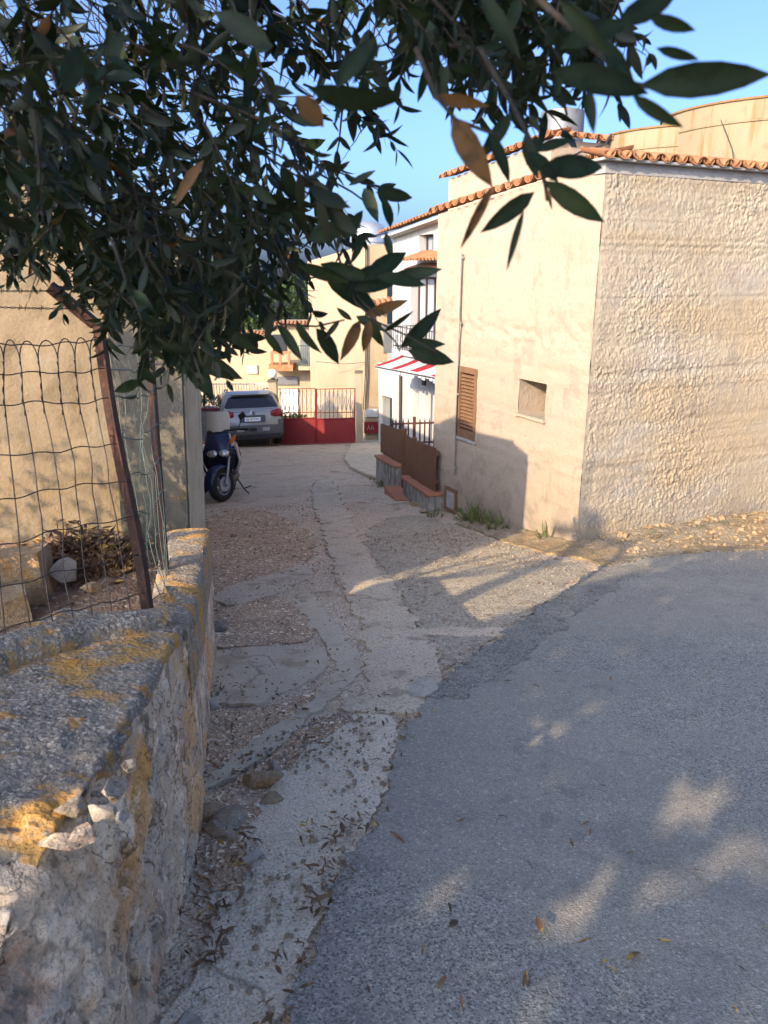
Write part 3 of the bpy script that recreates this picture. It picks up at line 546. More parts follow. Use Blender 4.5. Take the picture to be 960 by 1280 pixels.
# leaves
def leaf_template(n=5, w=.16, fold=.35, droop=.18):
    vs, fs = [], []
    for i in range(n+1):
        t = i/n; ww = w*(sin(pi*min(1, t**.85))**.8)*(1 if i < n else 0)+.004; z = -droop*t*t
        vs += [(-ww, t, z+ww*fold), (0, t, z), (ww, t, z+ww*fold)]
    for i in range(n):
        for j in (0, 1): a = i*3+j; fs.append((a, a+1, a+4, a+3))
    return np.array(vs), np.array(fs)
class Leaves:
    def __init__(s): s.M = []; s.t = []; s.k = []
    def add(s, base, direction, up, length, tint, width=1., kind=0):
        d = Vector(direction).normalized(); u = Vector(up); x = d.cross(u)
        if x.length < 1e-4: x = d.orthogonal()
        x.normalize(); z = x.cross(d)
        s.M.append(np.array([[x.x*width, d.x, z.x, base[0]/length], [x.y*width, d.y, z.y, base[1]/length], [x.z*width, d.z, z.z, base[2]/length]])*length); s.t.append(tint); s.k.append(kind)
    def build(s, name, mat, parent=None, temps=None, inv=None):
        temps = temps or [leaf_template(5, .125, .35, .12), leaf_template(5, .14, .25, .30), leaf_template(5, .11, .5, -.10), leaf_template(6, .12, .75, .48), leaf_template(6, .13, .15, -.32)]
        V_, F_, T_ = [], [], []; b = 0
        for m, t, k in zip(s.M, s.t, s.k):
            tv, tf = temps[k % len(temps)]
            V_.append(tv @ m[:, :3].T+m[:, 3]); F_.append(tf+b); tt = np.full(len(tv), t); tt[1::3] = t if t > .925 else min(t+.45, .92); T_.append(tt); b += len(tv)
        V_ = np.concatenate(V_); F_ = np.concatenate(F_); T_ = np.concatenate(T_)
        if inv is not None: I = np.array(inv); V_ = V_ @ I[:3, :3].T+I[:3, 3]
        me = bpy.data.meshes.new(name); me.vertices.add(len(V_)); me.vertices.foreach_set('co', V_.ravel())
        me.loops.add(F_.size); me.loops.foreach_set('vertex_index', F_.ravel()); me.polygons.add(len(F_))
        me.polygons.foreach_set('loop_start', np.arange(len(F_))*4); me.update(calc_edges=True); me.validate()
        at = me.attributes.new('leaf_tint', 'FLOAT', 'POINT'); at.data.foreach_set('value', T_.astype(np.float32))
        me.polygons.foreach_set('use_smooth', [True]*len(F_)); me.materials.append(mat)
        o = bpy.data.objects.new(name, me); C.objects.link(o)
        if parent: o.parent = parent
        return o
LIT = Leaves()
def litter(px, py, n, sx, sy, L=.043):
    for _ in range(n):
        g = G(px+rng.normal()*sx*1.5, py+rng.normal()*sy*1.5); a = rng.uniform(0, 6.28); e = rng.normal()*.25
        LIT.add((g.x, g.y, g.z+.026+abs(rng.normal())*.010), (cos(a), sin(a), e*.5), (rng.normal()*.4, rng.normal()*.4, 1), L*rng.uniform(.5, 1.15), rng.uniform(0, 1), rng.uniform(.6, 1.3), int(rng.integers(3)))
for a in [(412, 1050, 30, 18, 8), (448, 1045, 16, 8, 8), (404, 1110, 34, 12, 12), (398, 1135, 12, 6, 6), (270, 1165, 30, 6, 16), (262, 1195, 14, 10, 5), (303, 1085, 22, 8, 22), (240, 1135, 14, 6, 6),
          (372, 1195, 12, 6, 8), (345, 1250, 14, 8, 14), (322, 955, 16, 20, 14), (300, 1050, 12, 10, 10), (480, 965, 14, 5, 25), (490, 900, 12, 10, 12), (380, 930, 12, 20, 8), (310, 650, 14, 30, 20), (270, 830, 12, 8, 30), (720, 720, 8, 20, 10)]: litter(*a)
for _ in range(34): litter(rng.uniform(520, 960), rng.uniform(740, 1270), 1, 2, 2, .045)
for px, py in ((458, 1246), (488, 1056), (655, 1222), (785, 1212), (758, 993), (680, 1180), (560, 1172)): litter(px, py, 1, 1, 1, .075)
struct(LIT.build('leaf_litter', M['litter']), 'stuff', 'dry fallen leaves on the apron and road')
LIT2, LIT_ = Leaves(), LIT
LIT = LIT2
for _ in range(60): litter(rng.uniform(262, 520), rng.uniform(640, 960), 1, 3, 3, .04)
for px, py in ((430, 872), (452, 832), (396, 700), (405, 745), (548, 850), (330, 890), (300, 968), (365, 912)): litter(px, py, 7, 8, 5, .04)
LIT = LIT_
def weed(p, label, hgt, n, spread, tint=(0, .9), group='weeds along the lane'):
    L = Leaves(); o = None
    for _ in range(n):
        a = rng.uniform(0, 6.28); r = spread*rng.uniform(0, 1)**.7
        b = Vector((r*cos(a), r*sin(a), -.01)); l = hgt*rng.uniform(.25, 1.)*.7; d = Vector((cos(a)*.9*rng.uniform(.1, 1.4), sin(a)*.9*rng.uniform(.1, 1.4), 1)); e = b+d.normalized()*l*rng.uniform(.2, .9)
        L.add(b, d, (cos(a), sin(a), .3), l, rng.uniform(*tint), rng.uniform(.18, .34), int(rng.integers(3)))
        for _k in range(3): q = b.lerp(e, rng.uniform(.2, 1.)); L.add(q, d+Vector(rng.normal(size=3))*.9, rng.normal(size=3), l*rng.uniform(.18, .42), rng.uniform(*tint), rng.uniform(.5, 1.3), int(rng.integers(3)))
    o = L.build('weed_tuft', M['weed']); o.location = p; return tag(o, label, 'weed', group)
struct(LIT2.build('dry_leaves', M['litter']), 'stuff', 'scattered dry leaves in the lane joints')
weed(G(405, 908), 'bright green weed tuft between the gutter and the concrete track', .05, 60, .085, (0, .5))
weed(G(362, 930), 'low sparse weed in dirt beside the gutter', .035, 26, .06)
weed(G(258, 872), 'dense green weed growing from the low wall foot', .10, 80, .075, (0, .6))
weed(G(246, 1248), 'tiny green seedling on the near apron', .05, 22, .025, (0, .4))
weed(G(204, 92) if False else G(303, 668), 'small weed on the bare dirt by the pillar', .05, 30, .05)
# ------------------------------------------------------------------ the cream corner house
C0 = G(720, 685); DF = Vector((-.4305, .9026, 0)); NF = Vector((-.9026, -.4305, 0)); DR = Vector((.9026, .4305, 0)); NR = Vector((.4305, -.9026, 0))
def hit(px, py, o, n):
    r = ray(px, py); return CAM+r*((o-CAM).dot(n)/r.dot(n))
def hF(px, py, off=0.):                    # (distance from corner along the lane facade, z)
    p = hit(px, py, C0+NF*off, NF); return (p-C0).dot(DF), p.z
def hR(px, py, off=0.):
    p = hit(px, py, C0+NR*off, NR); return (p-C0).dot(DR), p.z
def pF(s, z, d=0.): q = C0+DF*s+NF*d; return Vector((q.x, q.y, z))
def pR(s, z, d=0.): q = C0+DR*s+NR*d; return Vector((q.x, q.y, z))
zC = hF(757, 203)[1]; sA, zA = hF(548, 268); LRT = 7.5
RF = Matrix((( *DF, 0), (*NF, 0), (0, 0, 1, 0), (0, 0, 0, 1))).transposed().to_3x3()
house = thing('corner_house', 'cream roughcast house with brown shutter on the street corner', 'house', (C0.x, C0.y, C0.z))
HA = At(house)
def corner_off(z): return .012*fbm(np.stack([0*z, 0*z+4, z*3], 1), 3)+.008*fbm(np.stack([0*z, 0*z+9, z*16], 1), 3)
def patch_wall(outer, holes, res, disp, tw, name, mat, parent, extra_res=None):
    vin = []; ed = []
    for loop in [outer]+holes:
        loop = densify(loop, res); b = len(vin); n = len(loop); vin += [Vector(p) for p in loop]; ed += [(b+i, b+(i+1) % n) for i in range(n)]
    A = np.array([(p.x, p.y) for p in vin]); x0, y0 = A.min(0); x1, y1 = A.max(0)
    xs = np.arange(x0, x1, res) if extra_res is None else np.concatenate([np.arange(x0, min(x1, extra_res[0]), res), np.arange(min(x1, extra_res[0]), x1, extra_res[1])])
    g = np.meshgrid(xs, np.arange(y0, y1, res)); I = np.stack([q.ravel() for q in g], 1)+rng.uniform(-.25, .25, (g[0].size, 2))*res
    k = in_poly(I[:, 0], I[:, 1], outer)
    for hl in holes: k &= ~in_poly(I[:, 0], I[:, 1], hl)
    I = I[k]
    v2, e2, f2, *_ = delaunay_2d_cdt(vin+[Vector(p) for p in I], ed, [], 1, 1e-6)
    W = np.array([(p.x, p.y) for p in v2]); fs = []
    for f in f2:
        c = W[list(f)].mean(0)
        if any(in_poly(np.array([c[0]]), np.array([c[1]]), hl)[0] for hl in holes): continue
        fs.append(list(f))
    d = disp(W); P = np.array([tw(a[0], a[1], b) for a, b in zip(W, d)])
    I_ = np.array(Matrix.LocRotScale(parent.location, parent.rotation_euler, None).inverted()); P = P @ I_[:3, :3].T+I_[:3, 3]
    return np_obj(name, P, fs, mat, parent)
niche = [hF(650, 475), hF(683, 478), hF(681, 525), hF(648, 516)]
ns0, ns1 = max(q[0] for q in niche), min(q[0] for q in niche); nz1 = (niche[0][1]+niche[1][1])/2; nz0 = (niche[2][1]+niche[3][1])/2
shut = [hF(573, 457), hF(597, 461), hF(594, 553), hF(571, 543)]
ss0 = (shut[0][0]+shut[3][0])/2; ss1 = (shut[1][0]+shut[2][0])/2; sz1 = (shut[0][1]+shut[1][1])/2; sz0 = (shut[2][1]+shut[3][1])/2
NICHE = [(ns0, nz0), (ns1, nz0), (ns1, nz1), (ns0, nz1)]
SHUT = [(ss0, sz0), (ss1, sz0), (ss1, sz1), (ss0, sz1)]
def dispF(W):
    P = np.stack([W[:, 0], W[:, 1], 0*W[:, 0]], 1); d = .010*fbm(P*1.3, 3)+.0035*fbm(P*14, 3)
    up = sstep(hF(650, 445)[1], hF(650, 425)[1], W[:, 1])*sstep(hF(650, 395)[1], hF(650, 410)[1], W[:, 1])
    d = d+.024*up*fbm(P*np.array([7, 16, 1])+3, 3)+.006*fbm(P*np.array([5, 9, 1])+9, 3)*sstep(.15, .5, fbm(P*.9+4, 2)+.25)
    d = d+.02*sstep(C0.z+.45, C0.z, W[:, 1])*(.5+.5*fbm(P*5, 2))
    return d*sstep(0, .05, W[:, 0])+corner_off(W[:, 1])
fz0 = h(*(C0+DF*sA).xy)-.6
patch_wall([(0, C0.z-.4), (sA, fz0), (sA, zA), (0, zC)], [NICHE, SHUT], .03, dispF, pF, 'lane_wall', M['facade'], house)
def dispR(W):
    P = np.stack([W[:, 0], W[:, 1], 0*W[:, 0]], 1)
    Q = np.stack([W[:, 0]*1.0+W[:, 1]*.38, W[:, 1]*.72-W[:, 0]*.25, 0*W[:, 0]], 1)
    wq = np.stack([fbm(P*6, 2), fbm(P*6+7, 2), 0*W[:, 0]], 1)*.035
    rg = 1-np.abs(fbm((Q+wq*.6)*np.array([44, 30, 1]), 3))*2.6
    f1, f21, cid = voro((Q+wq*.5)*np.array([35, 23, 1]))
    amp = .6+.5*fbm(P*1.6+2, 2)
    d = (.0105*np.clip(rg, 0, 1)+.013*np.clip(f21, 0, .45)*1.5+.010*fbm((P+wq)*24, 3)+.005*fbm(P*70, 2))*amp+.008*fbm(P*1.5, 3)
    return d*sstep(0, .06, W[:, 0])+corner_off(W[:, 1])
zRend = zC
patch_wall([(0, C0.z-.4), (LRT, C0.z-.4), (LRT, zC), (0, zC)], [], .0095, dispR, pR, 'street_wall', M['roughcast'], house, (2.9, .06))
m = HA()                                   # the rest of the shell: back walls, terrace slab
cA, cB = pF(sA, 0), pR(LRT, 0); cD = cA+DR*LRT
for a, b, z1, z2 in ((cA, cD, zA, zA), (cD, cB, zA, zC)):
    m.add([(a.x, a.y, C0.z-1.6), (b.x, b.y, C0.z-1.0), (b.x, b.y, z2), (a.x, a.y, z1)], [(0, 1, 2, 3)])
m.add([pF(.02, zC-.02, -.02), pF(sA, zA-.02, -.02), (cD.x, cD.y, zA-.02), pR(LRT, zC-.02, -.02)], [(0, 1, 2, 3)])
m.build('back_wall', M['facade'], house)
m = HA()                                   # niche: deep jambs with thick plaster
D = .42
for a, b in (((ns0, nz0), (ns0, nz1)), ((ns0, nz1), (ns1, nz1)), ((ns1, nz1), (ns1, nz0)), ((ns1, nz0), (ns0, nz0))):
    k = 10; vs = []
    for i in range(k+1):
        for j in range(k+1):
            s = a[0]+(b[0]-a[0])*i/k; z = a[1]+(b[1]-a[1])*i/k; w = .010*n1(s*9, z*9, j*.3) if 0 < i < k and 0 < j < k else 0
            vs.append(pF(s+w, z+w, -D*j/k))
    m.add(vs, [(i*(k+1)+j, (i+1)*(k+1)+j, (i+1)*(k+1)+j+1, i*(k+1)+j+1) for i in range(k) for j in range(k)])
m.add([pF(ns0, nz0, -D), pF(ns1, nz0, -D), pF(ns1, nz1, -D), pF(ns0, nz1, -D)], [(0, 1, 2, 3)])
m.build('niche', M['facade'], house, smooth=True, angle=50)
m = HA(); k = 14; ring = []
for i in range(k+1):
    s = ns0+.04+(ns1-ns0-.06)*i/k; w = .008*n1(s*14, 3); ring.append([pF(s, nz0-.035+w, .004), pF(s, nz0-.03-w, .035+w), pF(s, nz0+.004+w, .035+w), pF(s, nz0+.004, -.02)])
m.loft(ring); m.build('niche_sill', M['facade'], house, smooth=True)
# shutter
o = HA(); fr = .055; sw = ss0-ss1; sh = sz1-sz0; Rr = Matrix(((DF.x, NF.x, 0), (DF.y, NF.y, 0), (0, 0, 1))).to_4x4()
def bF(mb, s0, s1, z0, z1, d0, d1, bev=.004): return mb.box(pF((s0+s1)/2, (z0+z1)/2, (d0+d1)/2), (abs(s1-s0), abs(d1-d0), abs(z1-z0)), bev, Rr)
for a in ((ss1, ss1+fr), (ss0-fr, ss0)): bF(o, a[0], a[1], sz0, sz1, -.06, .012)
for a in ((sz0, sz0+.10), (sz1-.075, sz1)): bF(o, ss1+fr+.001, ss0-fr-.001, a[0], a[1], -.058, .010)
bF(o, ss1+fr, ss0-fr, sz0+.09, sz1-.07, -.075, -.062)
sf = o.build('shutter', M['brown_shutter'], house)
o = HA(); nl = 15
for i in range(nl):
    z = sz0+.115+(sh-.21)*(i+.5)/nl
    o.box(pF((ss0+ss1)/2, z, -.022), (sw-2*fr-.004, .042, .007), .001, Rr @ Matrix.Rotation(radians(-38), 4, 'X'))
o.build('louvre', M['brown_shutter'], sf)
o = HA(); bF(o, ss1-.03, ss0+.03, sz0-.035, sz0-.003, -.03, .03); o.build('shutter_sill', M['soffit'], house)
# meter hatch
a, b, c = hF(559, 606), hF(573, 611), hF(572, 645)
o = HA(); s0, s1, z0, z1 = a[0], b[0], c[1]+.03, a[1]-.01
for q in ((s0, s0-.03, z0, z1), (s1+.03, s1, z0, z1)): bF(o, *q, 0, .045)
for q in ((s0-.031, s1+.031, z0, z0+.035), (s0-.031, s1+.031, z1-.035, z1)): bF(o, *q, 0, .043)
hb = o.build('meter_hatch', M['brown_shutter'], house)
o = HA(); bF(o, s0-.03, s1+.03, z0+.03, z1-.03, 0, .028); o.build('hatch_door', M['soffit'], hb)
# pipe on the facade
t, b = hF(577, 316, .04), hF(567, 592, .04)
o = HA(); o.tube([pF(t[0], t[1], .05), pF((t[0]+b[0])/2, (t[1]+b[1])/2, .045), pF(b[0], b[1], .05)], .016, 8)
for f in (.02, .3, .62, .97): z = t[1]+(b[1]-t[1])*f; s = t[0]+(b[0]-t[0])*f; o.box(pF(s, z, .035), (.05, .04, .025), .004, Rr)
o.build('wall_pipe', M['plastic_pipe'], house)
# roofs: rows of barrel tiles along the edges
def tile_row(mb, p0, p1, out, pitch=.17, length=.34, r=.085, drop=.07, over=.12, cover=True, rows=1):
    """half-round tiles from p0 to p1; `out` is the horizontal direction of the overhang"""
    p0, p1, out = Vector(p0), Vector(p1), Vector(out).normalized(); L = (p1-p0).length; k = max(2, int(L/pitch)); al = (p1-p0).normalized(); upv = Vector((0, 0, 1))
    for i in range(k+1):
        for cv in (0, 1):
            c = p0+al*(L*(i+.5*cv)/k)
            j = random.uniform(-.012, .012)
            for rw in range(rows):
                a = c+out*(over+j-rw*length*.8)+upv*(rw*length*.8*drop/length+(0 if cv else .0)); b = a-out*length+upv*drop
                n = 7; rings = []
                for q, rr in ((a, r*.92), (b, r*.74)):
                    rg = []
                    for th in range(n+1):
                        f = pi*th/n; s = 1 if cv else -1
                        rg.append(q+al*cos(f)*rr*(1 if cv else .95)+upv*(sin(f)*rr*.8*s+(.0 if cv else .045)))
                    for th in range(n, -1, -1):
                        f = pi*th/n; s = 1 if cv else -1; r2 = rr-.014
                        rg.append(q+al*cos(f)*r2+upv*(sin(f)*r2*.8*s+(.0 if cv else .045)))
                    rings.append(rg)
                mb.loft(rings)
    return mb
o = HA(); tile_row(o, pR(-.06, zC+.035), pR(LRT, zC+.035), NR, over=.11); tile_row(o, pF(.02, zC+.035), pF(sA, zA+.035), NF, over=.07)
o.build('roof_tiles', M['tile'], house, smooth=True, angle=45)
o = HA()
def bR(mb, s0, s1, z0, z1, d0, d1, bev=.004): return mb.box(pR((s0+s1)/2, (z0+z1)/2, (d0+d1)/2), (abs(s1-s0), abs(d1-d0), abs(z1-z0)), bev, Matrix(((DR.x, NR.x, 0), (DR.y, NR.y, 0), (0, 0, 1))).to_4x4())
bR(o, -.02, LRT, zC-.09, zC+.006, -.15, .012); o.build('eaves_mortar', M['soffit'], house)
o = HA(); bR(o, -.10, LRT, zC+.008, zC+.030, -.15, .085); o.build('eaves_board', M['soffit'], house)
# upper storey set back on the roof
OFF = -1.25
q0, q1 = hF(690, 174, OFF), hF(561, 224, OFF); e0 = 0
uw = thing('rooftop_room', 'cream set-back upper storey with tiled edge above the corner house', 'building', tuple(pF(q0[0], zC, OFF)))
UA = At(uw); o = UA()
z0 = zA-.6; far = q1[0]+2.2; zf = q0[1]+(q1[1]-q0[1])*(far-q0[0])/(q1[0]-q0[0])
PA, PB = pF(q0[0], 0, OFF), pF(q1[0], 0, OFF); W1 = 2.2
ring0 = [(PA.x, PA.y), (PB.x, PB.y), tuple((PB+DR*W1).xy), tuple((PA+DR*W1).xy)]
zt = [q0[1], q1[1], q1[1], q0[1]]
o.add([(x, y, z0) for x, y in ring0]+[(ring0[i][0], ring0[i][1], zt[i]) for i in range(4)], [(0, 1, 5, 4), (1, 2, 6, 5), (2, 3, 7, 6), (3, 0, 4, 7), (4, 5, 6, 7)])
o.build('wall', M['facade'], uw)
o = UA(); tile_row(o, (PA.x, PA.y, q0[1]+.03), (PB.x, PB.y, q1[1]+.03), NF, over=.1); d = PA+DR*W1
tile_row(o, (PA.x, PA.y, q0[1]+.03), (d.x, d.y, q0[1]+.03), NR, over=.1); o.build('roof_tiles', M['tile'], uw, smooth=True, angle=45)
# tanks on the roofs
def tank(name, label, px0, px1, pyt, Zc, zb, mat, band=True, lid=False, hatch=None):
    cx = (px0+px1)/2; r = (px1-px0)/2/FPX*Zc; c = U(cx, pyt, Zc); zt = U(cx, pyt, Zc-r*.98).z
    t = thing(name, label, 'water tank', (c.x, c.y, zb)); o = MB(); hh = zt-zb
    o.lathe([(r, 0), (r, hh*.5), (r*.998, hh-.02), (r*.985, hh), (r*.5, hh+.04*(1 if not lid else 3)), (.02, hh+.05*(1 if not lid else 3))], 64); o.build('tank_body', mat, t, smooth=True, angle=40)
    if band:
        o = MB(); o.lathe([(r+.001, hh-.24), (r+.012, hh-.235), (r+.012, hh-.215), (r+.001, hh-.21)], 64, cap=False); o.build('pipe_band', mat, t, smooth=True)
        o = MB(); o.lathe([(r-.004, hh-.018), (r+.016, hh-.015), (r+.016, hh+.006), (r-.03, hh+.012)], 64, cap=False); o.build('rim', M['rusty_band'], t)
    return t
tank('concrete_water_tank', 'taller cream rendered round tank at the right edge of the roof', 838, 1110, 112, 9.2, zC-.2, M['tank'])
tank('concrete_water_tank', 'lower cream rendered round tank with rust streaks beside the taller one', 752, 960, 152, 9.9, zC-.2, M['tank'])
t = tank('roof_cistern', 'grey cylindrical cistern above the tiled upper storey', 677, 731, 134, 12.2, q0[1]-.3, M['grey_metal'], band=False)
o = MB(); pp = U(711, 134, 11.7); o.tube([(pp.x-t.location.x, pp.y-t.location.y, .0), (pp.x-t.location.x, pp.y-t.location.y, .9)], .012, 6); o.build('pipe', M['dark_metal'], t)
pts = [U(712, 198, 8.6), U(725, 190, 8.7), U(745, 184, 8.8), U(757, 180, 8.9), U(764, 168, 9.2)]
o = MB(); o.tube(pts, .012, 6); tag(o.build('roof_cable', M['dark_metal']), 'black cable curving over the tiles at the house corner', 'cable')
pts = [U(895, 135, 8.6), U(905, 160, 8.5), U(915, 185, 8.35), U(917, 200, 8.2)]
o = MB(); o.tube(pts, .006, 5); tag(o.build('tank_cable', M['dark_metal']), 'thin cable hanging down the taller cream tank', 'cable')
# weeds at the wall foot
def foot(px, py, d): 
    s, z = hF(px, py); p = pF(s, 0, d); return Vector((p.x, p.y, h(p.x, p.y)+.01))
weed(foot(606, 662, .10), 'tall dry weed tuft at the foot of the facade below the shutter', .42, 80, .17, (.72, 1.06))
weed(foot(628, 672, .10), 'grey dry weeds at the facade foot beside the shadow edge', .34, 60, .18, (.72, 1.06))
weed(foot(590, 656, .10), 'low dry weeds next to the meter hatch', .16, 40, .15, (.4, 1.))
weed(foot(664, 680, .10), 'small green weed at the sunlit facade foot', .13, 34, .07, (0, .6))
weed(foot(688, 682, .06), 'thin upright green weed against the sunlit facade', .36, 14, .05, (0, .7))
weed(foot(700, 686, .08), 'short weed nearest the house corner', .14, 22, .05, (0, .8))
for px, py, lab in ((812, 680, 'low green weed on the soil bank nearest the road edge'), (905, 668, 'green weed on the bank below the roughcast wall'), (868, 672, 'flat weed in the middle of the soil bank')):
    g = G(px, py); g.z = float(Hbank(np.array([g.x]), np.array([g.y]))[0]); weed(g, lab, .08, 30, .09, (0, .9))
# ------------------------------------------------------------------ house with the balcony and awning
def zat(x, y, py):
    v = (640-py)/FPX; return CAMZ+y*(v*cos(PITCH)-sin(PITCH))/(cos(PITCH)+v*sin(PITCH))
P1 = U(548, 560, 20.5); P1.z = 0
def hM(px, py, off=0.):
    p = hit(px, py, P1+NF*off, NF); return (p-P1).dot(DF), p.z
def pM(s, z, d=0.): q = P1+DF*s+NF*d; return Vector((q.x, q.y, z))
RM = Rr
def bM(mb, s0, s1, z0, z1, d0, d1, bev=.006): return mb.box(pM((s0+s1)/2, (z0+z1)/2, (d0+d1)/2), (abs(s1-s0), abs(d1-d0), abs(z1-z0)), bev, RM)
def rectM(px0, px1, py0, py1, off=0.):
    a = hM(px0, (py0+py1)/2, off); b = hM(px1, (py0+py1)/2, off); c = hM((px0+px1)/2, py0, off); d = hM((px0+px1)/2, py1, off)
    return b[0], a[0], d[1], c[1]         # s0<s1, z0<z1
bh = thing('balcony_house', 'white rendered house with iron balcony and red striped awning', 'house', tuple(pM(0, -3.4)))
BA = At(bh)
sU0, zU0 = hM(548, 276); sU, zU = hM(491, 296); sG, zG = hM(473, 452)
zb = -4.6
up_s0 = -4.
wU = rectM(524, 542, 293, 321); wB = rectM(514, 545, 346, 440); wD = rectM(478, 490, 496, 549); w1 = rectM(527, 533, 470, 482); w2 = rectM(541, 547, 473, 482)
def dispM(W): return .012*fbm(np.stack([W[:, 0], W[:, 1], 0*W[:, 0]], 1)*1.2, 3)
def rc(w): return [(w[0], w[2]), (w[1], w[2]), (w[1], w[3]), (w[0], w[3])]
patch_wall([(up_s0, zb), (sG, zb), (sG, zG), (sU, zG), (sU, zU), (up_s0, zU+(zU0-zU)*(sU-up_s0)/(sU-sU0))], [rc(w) for w in (wU, wB, wD, w1, w2)], .16, dispM, pM, 'wall', M['white_wall'], bh)
o = BA()
for (a, b, z0, z1) in ((sG, sG, zb, zG), (sU, sU, zG, zU)):
    p, q = pM(a, z0), pM(a, z0)+DR*6; o.add([p, q, q+Vector((0, 0, z1-z0)), p+Vector((0, 0, z1-z0))], [(0, 1, 2, 3)])
p, q = pM(sG, zG), pM(sU, zG); o.add([p, q, q+DR*6, p+DR*6], [(0, 1, 2, 3)])
p, q = pM(sU, zU-.02), pM(up_s0, zU0+.3); o.add([p, q, q+DR*6, p+DR*6], [(0, 1, 2, 3)])
o.build('side_wall', M['pale_wall'], bh)
o = BA(); zr = zU0+(zU0-zU)*(sU0-up_s0)/(sU-sU0)
tile_row(o, pM(sU+.1, zU+.1, 0), pM(up_s0, zr+.1, 0), NF, over=.40, length=.7, drop=.14); o.build('roof_tiles', M['tile'], bh, smooth=True, angle=45)
o = BA(); a, b = pM(sU+.05, zU-.02), pM(up_s0, zr-.02)
o.prism([a, b, b+NF*.33, a+NF*.33], (0, 0, -.03), (0, 0, .03)); o.build('eaves_soffit', M['white_wall'], bh)
def windowM(w, depth=.14, fmat='frame_dark', gmat='window_glass', mull=1, fr=.06, name='window', curtain=False):
    o = BA(); s0, s1, z0, z1 = w
    for q in ((s0, s0+fr, z0, z1), (s1-fr, s1, z0, z1)): bM(o, *q, -depth-.04, -depth)
    for q in ((s0+fr, s1-fr, z0, z0+fr), (s0+fr, s1-fr, z1-fr, z1)): bM(o, *q, -depth-.038, -depth-.002)
    for k in range(mull): c = s0+(s1-s0)*(k+1)/(mull+1); bM(o, c-.03, c+.03, z0+fr, z1-fr, -depth-.036, -depth+.004)
    f = o.build(name, M[fmat], bh)
    o = BA(); bM(o, s0, s1, z0, z1, -depth-.05, -depth-.04, 0); o.build('pane', M[gmat], f)
    o = BA()                                # reveals
    for a, b, c, d in ((s0, s0, z0, z1), (s1, s1, z0, z1)): o.add([pM(a, c, 0), pM(a, d, 0), pM(a, d, -depth-.05), pM(a, c, -depth-.05)], [(0, 1, 2, 3)])
    for c in (z0, z1): o.add([pM(s0, c, 0), pM(s1, c, 0), pM(s1, c, -depth-.05), pM(s0, c, -depth-.05)], [(0, 1, 2, 3)])
    o.build('reveal', M['white_wall'], f)
windowM(wU, .2); windowM(wB, .2, mull=2, gmat='curtain', name='balcony_door'); windowM(w1, .1, mull=0, fr=.04); windowM(w2, .1, mull=0, fr=.04)
windowM(wD, .25, fmat='green_door', gmat='green_door', mull=0, name='door')
o = BA(); c0, c1 = hM(505, 331, .5), hM(553, 331, .5); zc = (hM(505, 326)[1]+hM(545, 326)[1])/2
tile_row(o, pM(c0[0], zc, 0), pM(c1[0]-.3, zc, 0), NF, over=.62, length=.72, drop=.22); o.build('door_canopy', M['tile'], bh, smooth=True, angle=45)
o = BA(); a, b = pM(c0[0], zc-.05), pM(c1[0]-.3, zc-.05); o.prism([a, b, b+NF*.5-Vector((0, 0, .14)), a+NF*.5-Vector((0, 0, .14))], (0, 0, -.05), (0, 0, 0)); o.build('canopy_board', M['brown_fence'], bh)
# balcony
BO = .75; rl = hM(492, 412, BO); rr_ = hM(549, 411, BO); bt = hM(520, 441, BO)
zrail = (rl[1]+rr_[1])/2; zsl = bt[1]; o = BA(); bM(o, rr_[0]-.3, rl[0], zsl-.12, zsl, .0, BO+.05); bs = o.build('balcony_slab', M['white_wall'], bh)
o = BA(); s0, s1 = rr_[0]-.3, rl[0]
for z in (zrail, zsl+.08): o.tube([pM(s0, z, BO), pM(s1, z, BO), pM(s1, z, 0)], .016, 6)
k = int((s1-s0)/.13)
for i in range(k+1):
    s = s0+(s1-s0)*i/k; o.tube([pM(s, zsl, BO), pM(s, zrail+(.05 if i % 3 == 0 else 0), BO)], .011, 5)
    if i % 2 and i < k: o.tube([pM(s+.065+.03*cos(q), (zsl+zrail)/2+.08*sin(q), BO) for q in np.linspace(0, 6.28, 9)], .006, 4)
for i in range(1, 6): o.tube([pM(s1, zsl, BO*i/6), pM(s1, zrail, BO*i/6)], .011, 5)
o.build('balcony_railing', M['dark_metal'], bh)
# awning
AO = 1.35; f0, f1 = hM(471, 457, AO), hM(552, 471, AO); rise = .52
aw = thing('awning', 'white awning with red stripes under the iron balcony', 'awning', tuple(pM(f0[0], f0[1], AO)))
AA = At(aw); n = 8
def pA(u, v, dz=0.):                       # u along, v from front edge to wall
    s = f0[0]+(f1[0]-.6-f0[0])*u; z = f0[1]+(f1[1]-f0[1])*u+rise*v-.07*sin(pi*v)-.02*sin(u*9); return pM(s, z+dz, AO*(1-v)+.03)
def ribbon(mb, u0, u1, dz, nu=6):
    vs = [pA(u0+(u1-u0)*i/nu, j/n, dz) for i in range(nu+1) for j in range(n+1)]
    mb.add(vs, [(i*(n+1)+j, (i+1)*(n+1)+j, (i+1)*(n+1)+j+1, i*(n+1)+j+1) for i in range(nu) for j in range(n)])
o = AA(); ribbon(o, 0, 1, 0, 24); cl = o.build('cloth', M['awning_white'], aw, smooth=True); sm = cl.modifiers.new('thickness', 'SOLIDIFY'); sm.thickness = .008
o = AA()
for u0, u1 in ((0, .05), (.22, .30), (.48, .58), (.74, .84), (.95, 1)): ribbon(o, u0, u1, .010, 3)
st = o.build('stripes', M['awning_red'], aw, smooth=True); sm = st.modifiers.new('thickness', 'SOLIDIFY'); sm.thickness = .006
o = AA()
